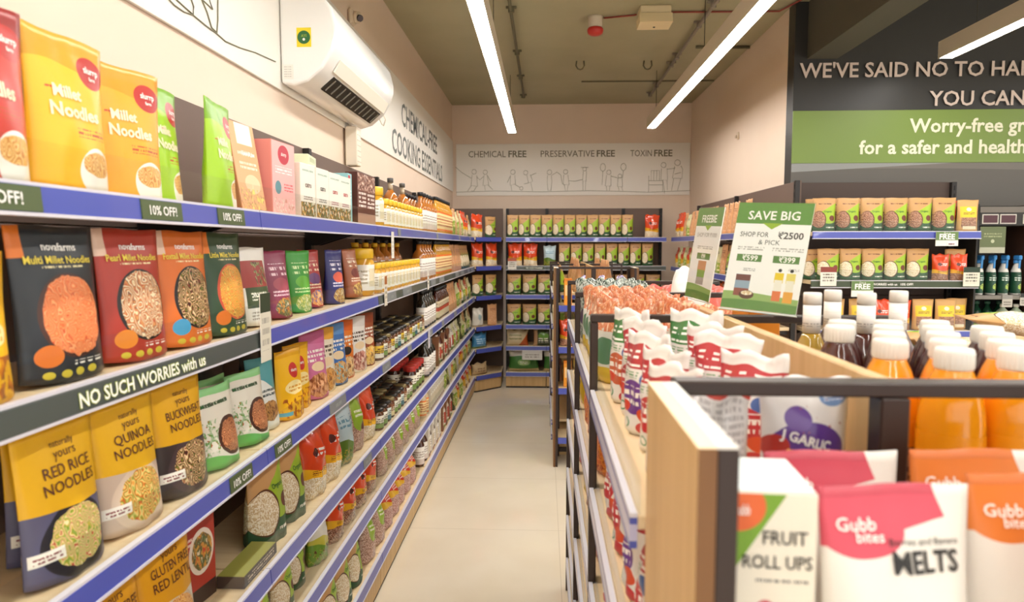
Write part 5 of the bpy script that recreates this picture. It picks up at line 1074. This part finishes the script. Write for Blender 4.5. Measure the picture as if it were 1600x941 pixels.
LOW = {0: ['puff_r', 'puff_p', 'sn_darkred'], 1: ['sn_carrot', 'sn_yellowb', 'puff_g'], 2: ['sn_yellowb', 'puff_g', 'sn_carrot']}
for bi, (ya, yc) in enumerate(((.80, 1.44), (1.51, 2.15), (2.22, 2.86))):
    for si, z in enumerate((.975, .763, .55, .34)):
        ks = LOW[(bi+si) % 3] if bi else ['puff_r', 'puff_p', 'puff_r']
        if bi == 1 and si == 0: ks = ['sn_carrot']
        if bi == 1 and si == 1: ks = ['sn_darkred', 'sn_yellowb']
        if bi == 2 and si == 0: ks = ['sn_yellowb']
        for k, y in enumerate((ya+.06, ya+.205, ya+.35, ya+.495)):
            Is((('nearest', 'middle', 'farthest')[bi]+' low island bay', si+1), ks[k % len(ks)], .150, y, z, R.uniform(-8, 8), sc=.85)
# right half of the island: juice and squash, cartons, red bags
J = ('juice side of the island', 0); ZJ = 1.1208
spots = [(x, y, k) for y, xs_, k in ((.84, (.495, .570, .645), 'jo'), (.918, (.458, .532, .606, .680), 'jo'), (.996, (.495, .570, .645), 'jd'), (1.074, (.458, .532, .606, .680), 'jd'), (1.152, (.495, .570, .645), 'jd')) for x in xs_]
for x, y, k in spots: put(J, k, x, y, ZJ, R.uniform(-.3, .3))
for x, y, k in ((.478, 1.236, 'ty'), (.545, 1.312, 'td'), (.572, 1.235, 'td'), (.655, 1.29, 'td')): put(J, k, x, y, ZJ, R.uniform(-.3, .3))
for k, y in enumerate((1.60, 1.69, 1.78)): put(('right half of the island', 0), 'ocarton', .50+.015*k, y, ZJ, rad(90))
for k in range(4): put(('right half of the island', 0), 'sn_otop', .47+(k % 2)*.145, 2.0+.10*(k//2), ZJ, rad(R.uniform(-5, 5)))
put(('right half of the island', 0), 'cashew',   .46, 2.31, 1.136, rad(10), 0, rad(8), 1.15)
for k in range(8): put(('right half of the island', 0), 'sn_redtop', .475+(k % 2)*.16, 2.46+.095*(k//2), ZJ, rad(R.uniform(-5, 5)), 0, 0, 1.1)
# end shelf facing the shop front
E_ = ('end shelf', 0); ZE = 1.101
put(E_, 'rollup', .196, .612, ZE+.0, rad(-4), 0, 0, 1.25)
put(E_, 'melt_p', .306, .575, ZE+.003, rad(6), rad(-6), desc='front pink-topped fruit melts pouch beside the fruit roll box'); put(E_, 'melt_p', .290, .676, ZE+.003, rad(3), rad(-4), desc='rear pink-topped fruit melts pouch')
put(E_, 'melt_o', .478, .535, ZE+.003, rad(4), rad(-6), desc='front orange-topped fruit melts pouch'); put(E_, 'melt_o', .452, .615, ZE+.003, rad(2), rad(-4), desc='middle orange-topped fruit melts pouch'); put(E_, 'melt_o', .44, .69, ZE+.003, rad(1), rad(-3), desc='rearmost orange-topped fruit melts pouch')
# farther island
for si, z in enumerate((1.10, .82, .54)):
    for k in range(4): put(('end of the farther island', si), ('ocarton', 'flourb')[si % 2], FX+.108+.123*k, FY-.16, z+.001, 0, 0, 0, .76)
for si, z in enumerate((1.17, .95, .72, .49)):
    for k in range(7): put(('farther island aisle side', si), ('kg', 'mixgrn', 'mixwht', 'mixbrn')[si], FX+.07, FY+.14+.17*k+(.10 if k > 3 else -.02), z+.001, rad(-90), 0, 0, .85)
for k in range(7): put(('farther island aisle side', 9), 'peach', FX+.19, FY+.13+.17*k+(.11 if k > 3 else -.02), 1.171, rad(-90), 0, 0, 1.05, desc='peach kraft nut pouch by the spine')
for k in range(7): put(('farther island far side', 0), 'peach', FX+.40, FY+.13+.17*k+(.11 if k > 3 else -.02), 1.151, rad(90), 0, 0, 1.1)

# promotional signs on the island
def sign(x, y, z, yaw, lean, roll, label, big, w=.165, h=.245):
    t = empty('sign_holder', (x, y, z)); t.rotation_euler = Euler((rad(-lean), rad(roll), rad(yaw)), 'XYZ')
    a = MB(); a.box(-w/2, w/2, -.0035, -.0015, .0, h, ACRYL); a.box(-w/2, w/2, .0015, .0035, .0, h, ACRYL); a.box(-w/2, w/2, -.0035, .0035, -.004, -.0005, mat('clear_edge', 'cdd6d2', .15, coat=.5)); a.build('acrylic_holder', t)
    base = [('above', (.80, 0, 1, 0), '5c8a3a'), ('below', (.14, .02, 3, 1), '8fae62'), ('below', (.08, .01, 4, 0), '5f8a40')]
    if big: base += [('rect', (.27, .475, .17, .033), '557f3c'), ('rect', (.76, .475, .17, .033), '557f3c'), ('lines', (.27, .57, .18, .02), 'a8a8a4', {'n': 2, 's': 40}), ('lines', (.76, .57, .2, .02), 'a8a8a4', {'n': 2, 's': 40}), ('lines', (.3, .37, .08, .016), 'a0a0a0', {'n': 2}), ('lines', (.88, .385, .07, .012), 'a0a0a0', {'n': 2}),
                     ('rect', (.24, .22, .10, .10), '8aa0b4'), ('rect', (.24, .29, .10, .028), '6a3a34'), ('rect', (.24, .155, .10, .035), '8a4a3c'), ('ell', (.32, .135, .10, .04), '5a3424'), ('food', (.32, .15, .08, .02), GRAIN, G1),
                     ('rect', (.71, .31, .058, .045), 'e2c41c'), ('rect', (.71, .23, .05, .06), 'e8e4d8'), ('rect', (.71, .145, .055, .045), 'd8723c'), ('ell', (.71, .378, .024, .016), '1c1c1c'), ('rect', (.86, .31, .058, .045), 'e0cf6a'), ('rect', (.86, .23, .05, .06), 'e6e2d2'), ('rect', (.86, .14, .06, .05), 'e2a23c'), ('ell', (.86, .378, .024, .016), '1c1c1c')]
    else: base += [('rect', (.5, .47, .26, .034), '557f3c'), ('lines', (.5, .57, .3, .02), 'a8a8a4', {'n': 2, 's': 30}), ('rect', (.5, .36, .16, .06), 'c98a5a'), ('rect', (.5, .27, .15, .05), '8aa83a'), ('rect', (.5, .20, .15, .04), 'a8a09a')]
    c = MB(); c.box(-w/2+.002, w/2-.002, -.001, .001, .001, h-.002, WHITE, 0, printm('print_offer_big' if big else 'print_offer_small', 'efeeec', base, .5))
    f_ = lambda q, zz: (q, -.0014, zz)
    n0 = len(c.v); c.v += [(-.022, -.0013, h*.802), (.022, -.0013, h*.802), (0, -.0013, h*.745)]; c.face([n0, n0+1, n0+2], mat('lime_arrow', '8fae2c', .5))
    c.text('SAVE BIG' if big else 'FREEBIE', f_, .020, WHITE, 0, h*.875, .015)
    if big:
        c.text('SHOP FOR', f_, .0115, DGREY, -.066, h*.695, .008, align='L', maxw=.062); c.text('\u20b92500', f_, .0150, mat('dark_grey_print', '454443', .5), .069, h*.693, .02, align='R', maxw=.066); c.text('& PICK', f_, .011, DGREY, 0, h*.625, .0)
        c.text('\u20b9599', f_, .012, WHITE, -.035, h*.475, .02); c.text('\u20b9399', f_, .012, WHITE, .044, h*.475, .02)
    else:
        c.text('SHOP FOR \u20b91000', f_, .012, mat('faded_print', 'a09c98', .5), 0, h*.70, .0, maxw=.13); c.text('\u20b999', f_, .012, WHITE, 0, h*.47, .02)
    c.build('printed_sheet', t)
    return tag(t, label, 'sign')
sign(.455, 1.477, 1.3605, -36, 17, 3, 'clear sign holder with green SAVE BIG offer leaning on the island', True)
sign(.405, 1.83, 1.3585, -80, 8, 2, 'narrow-looking offer sign turned towards the aisle behind the SAVE BIG sign', False)

# tray of kraft pouches beyond the island
t = empty('display_tray', (1.44, 2.32, 0)); BL2 = mat('bright_blue_tray', '3442b4', .35)
a = MB(); a.box(-.20, .5, -.22, .22, 1.10, 1.12, WOODL, .003); a.build('tray_board', t)
for args in ((-.20, .5, -.232, -.2205, 1.095, 1.165), (-.20, .5, .2205, .232, 1.095, 1.165), (-.212, -.2005, -.232, .232, 1.095, 1.165)):
    a = MB(); a.box(*args, BL2, .003); a.build('tray_edge', t)
for sx, sy in ((-.18, -.2), (-.18, .2), (.48, -.2), (.48, .2)):
    a = MB(); a.box(sx-.015, sx+.015, sy-.015, sy+.015, 0, 1.0995, DARKB, .003); a.build('leg', t)
tag(t, 'blue-edged display tray of kraft pouches past the juice bottles', 'display')
for k, (x, y, zz, rz) in enumerate(((1.36, 2.24, .0, 70), (1.60, 2.20, .0, 80), (1.36, 2.462, .0, 90), (1.70, 2.40, .0, 84), (1.49, 2.24, .085, 75))):
    put(('tray', 0), 'kg', x+.08, y, 1.16+zz, rad(rz), rad(-84), 0, 1.0, desc='kraft and green pouch lying in the blue-edged tray')

# labels for every row of goods
PLACE = {'aircon wall': ('from camera end', 'aircon wall'), 'corner': ('from the aisle', 'chamfered corner'), 'back wall': ('from aisle corner', 'back wall'), 'pale side wall': ('from back corner', 'pale side wall'), 'mural': ('from wall post', 'mural bay'), 'clean': ('from kraft pouches', 'cleaning bay')}
SH = ['top shelf', 'second shelf', 'third shelf', 'fourth shelf', 'fifth shelf', 'bottom deck']
for (wall, i), kinds in ROWS.items():
    end, nm = PLACE.get(wall, ('from camera', wall))
    if wall in PLACE: nm = nm+' '+SH[i]
    elif 'low island bay' in wall: nm = wall+' '+('', 'upper shelf', 'middle shelf', 'lower shelf', 'lowest shelf')[i]
    elif 'farther island' in wall and i < 9: nm = wall+' '+('first', 'second', 'third', 'fourth')[i]+' shelf'
    for desc, lst in kinds.items():
        ax = {'back wall': (1, 0), 'mural': (1, 0), 'clean': (1, 0), 'pale side wall': (0, -1), 'corner': (1, 1)}.get(wall, (0, 1))
        if 'low island' not in wall: lst.sort(key=lambda q: q[0].location.x*ax[0]+q[0].location.y*ax[1])
        for k, (o, grp) in enumerate(lst):
            if len(lst) == 1: o['label'] = desc if 'shelf' in desc or 'behind' in desc else desc+', '+nm
            else:
                o['label'] = ORD[k]+' '+desc+' '+end+', '+nm
                o['group'] = (grp or desc)+', '+nm
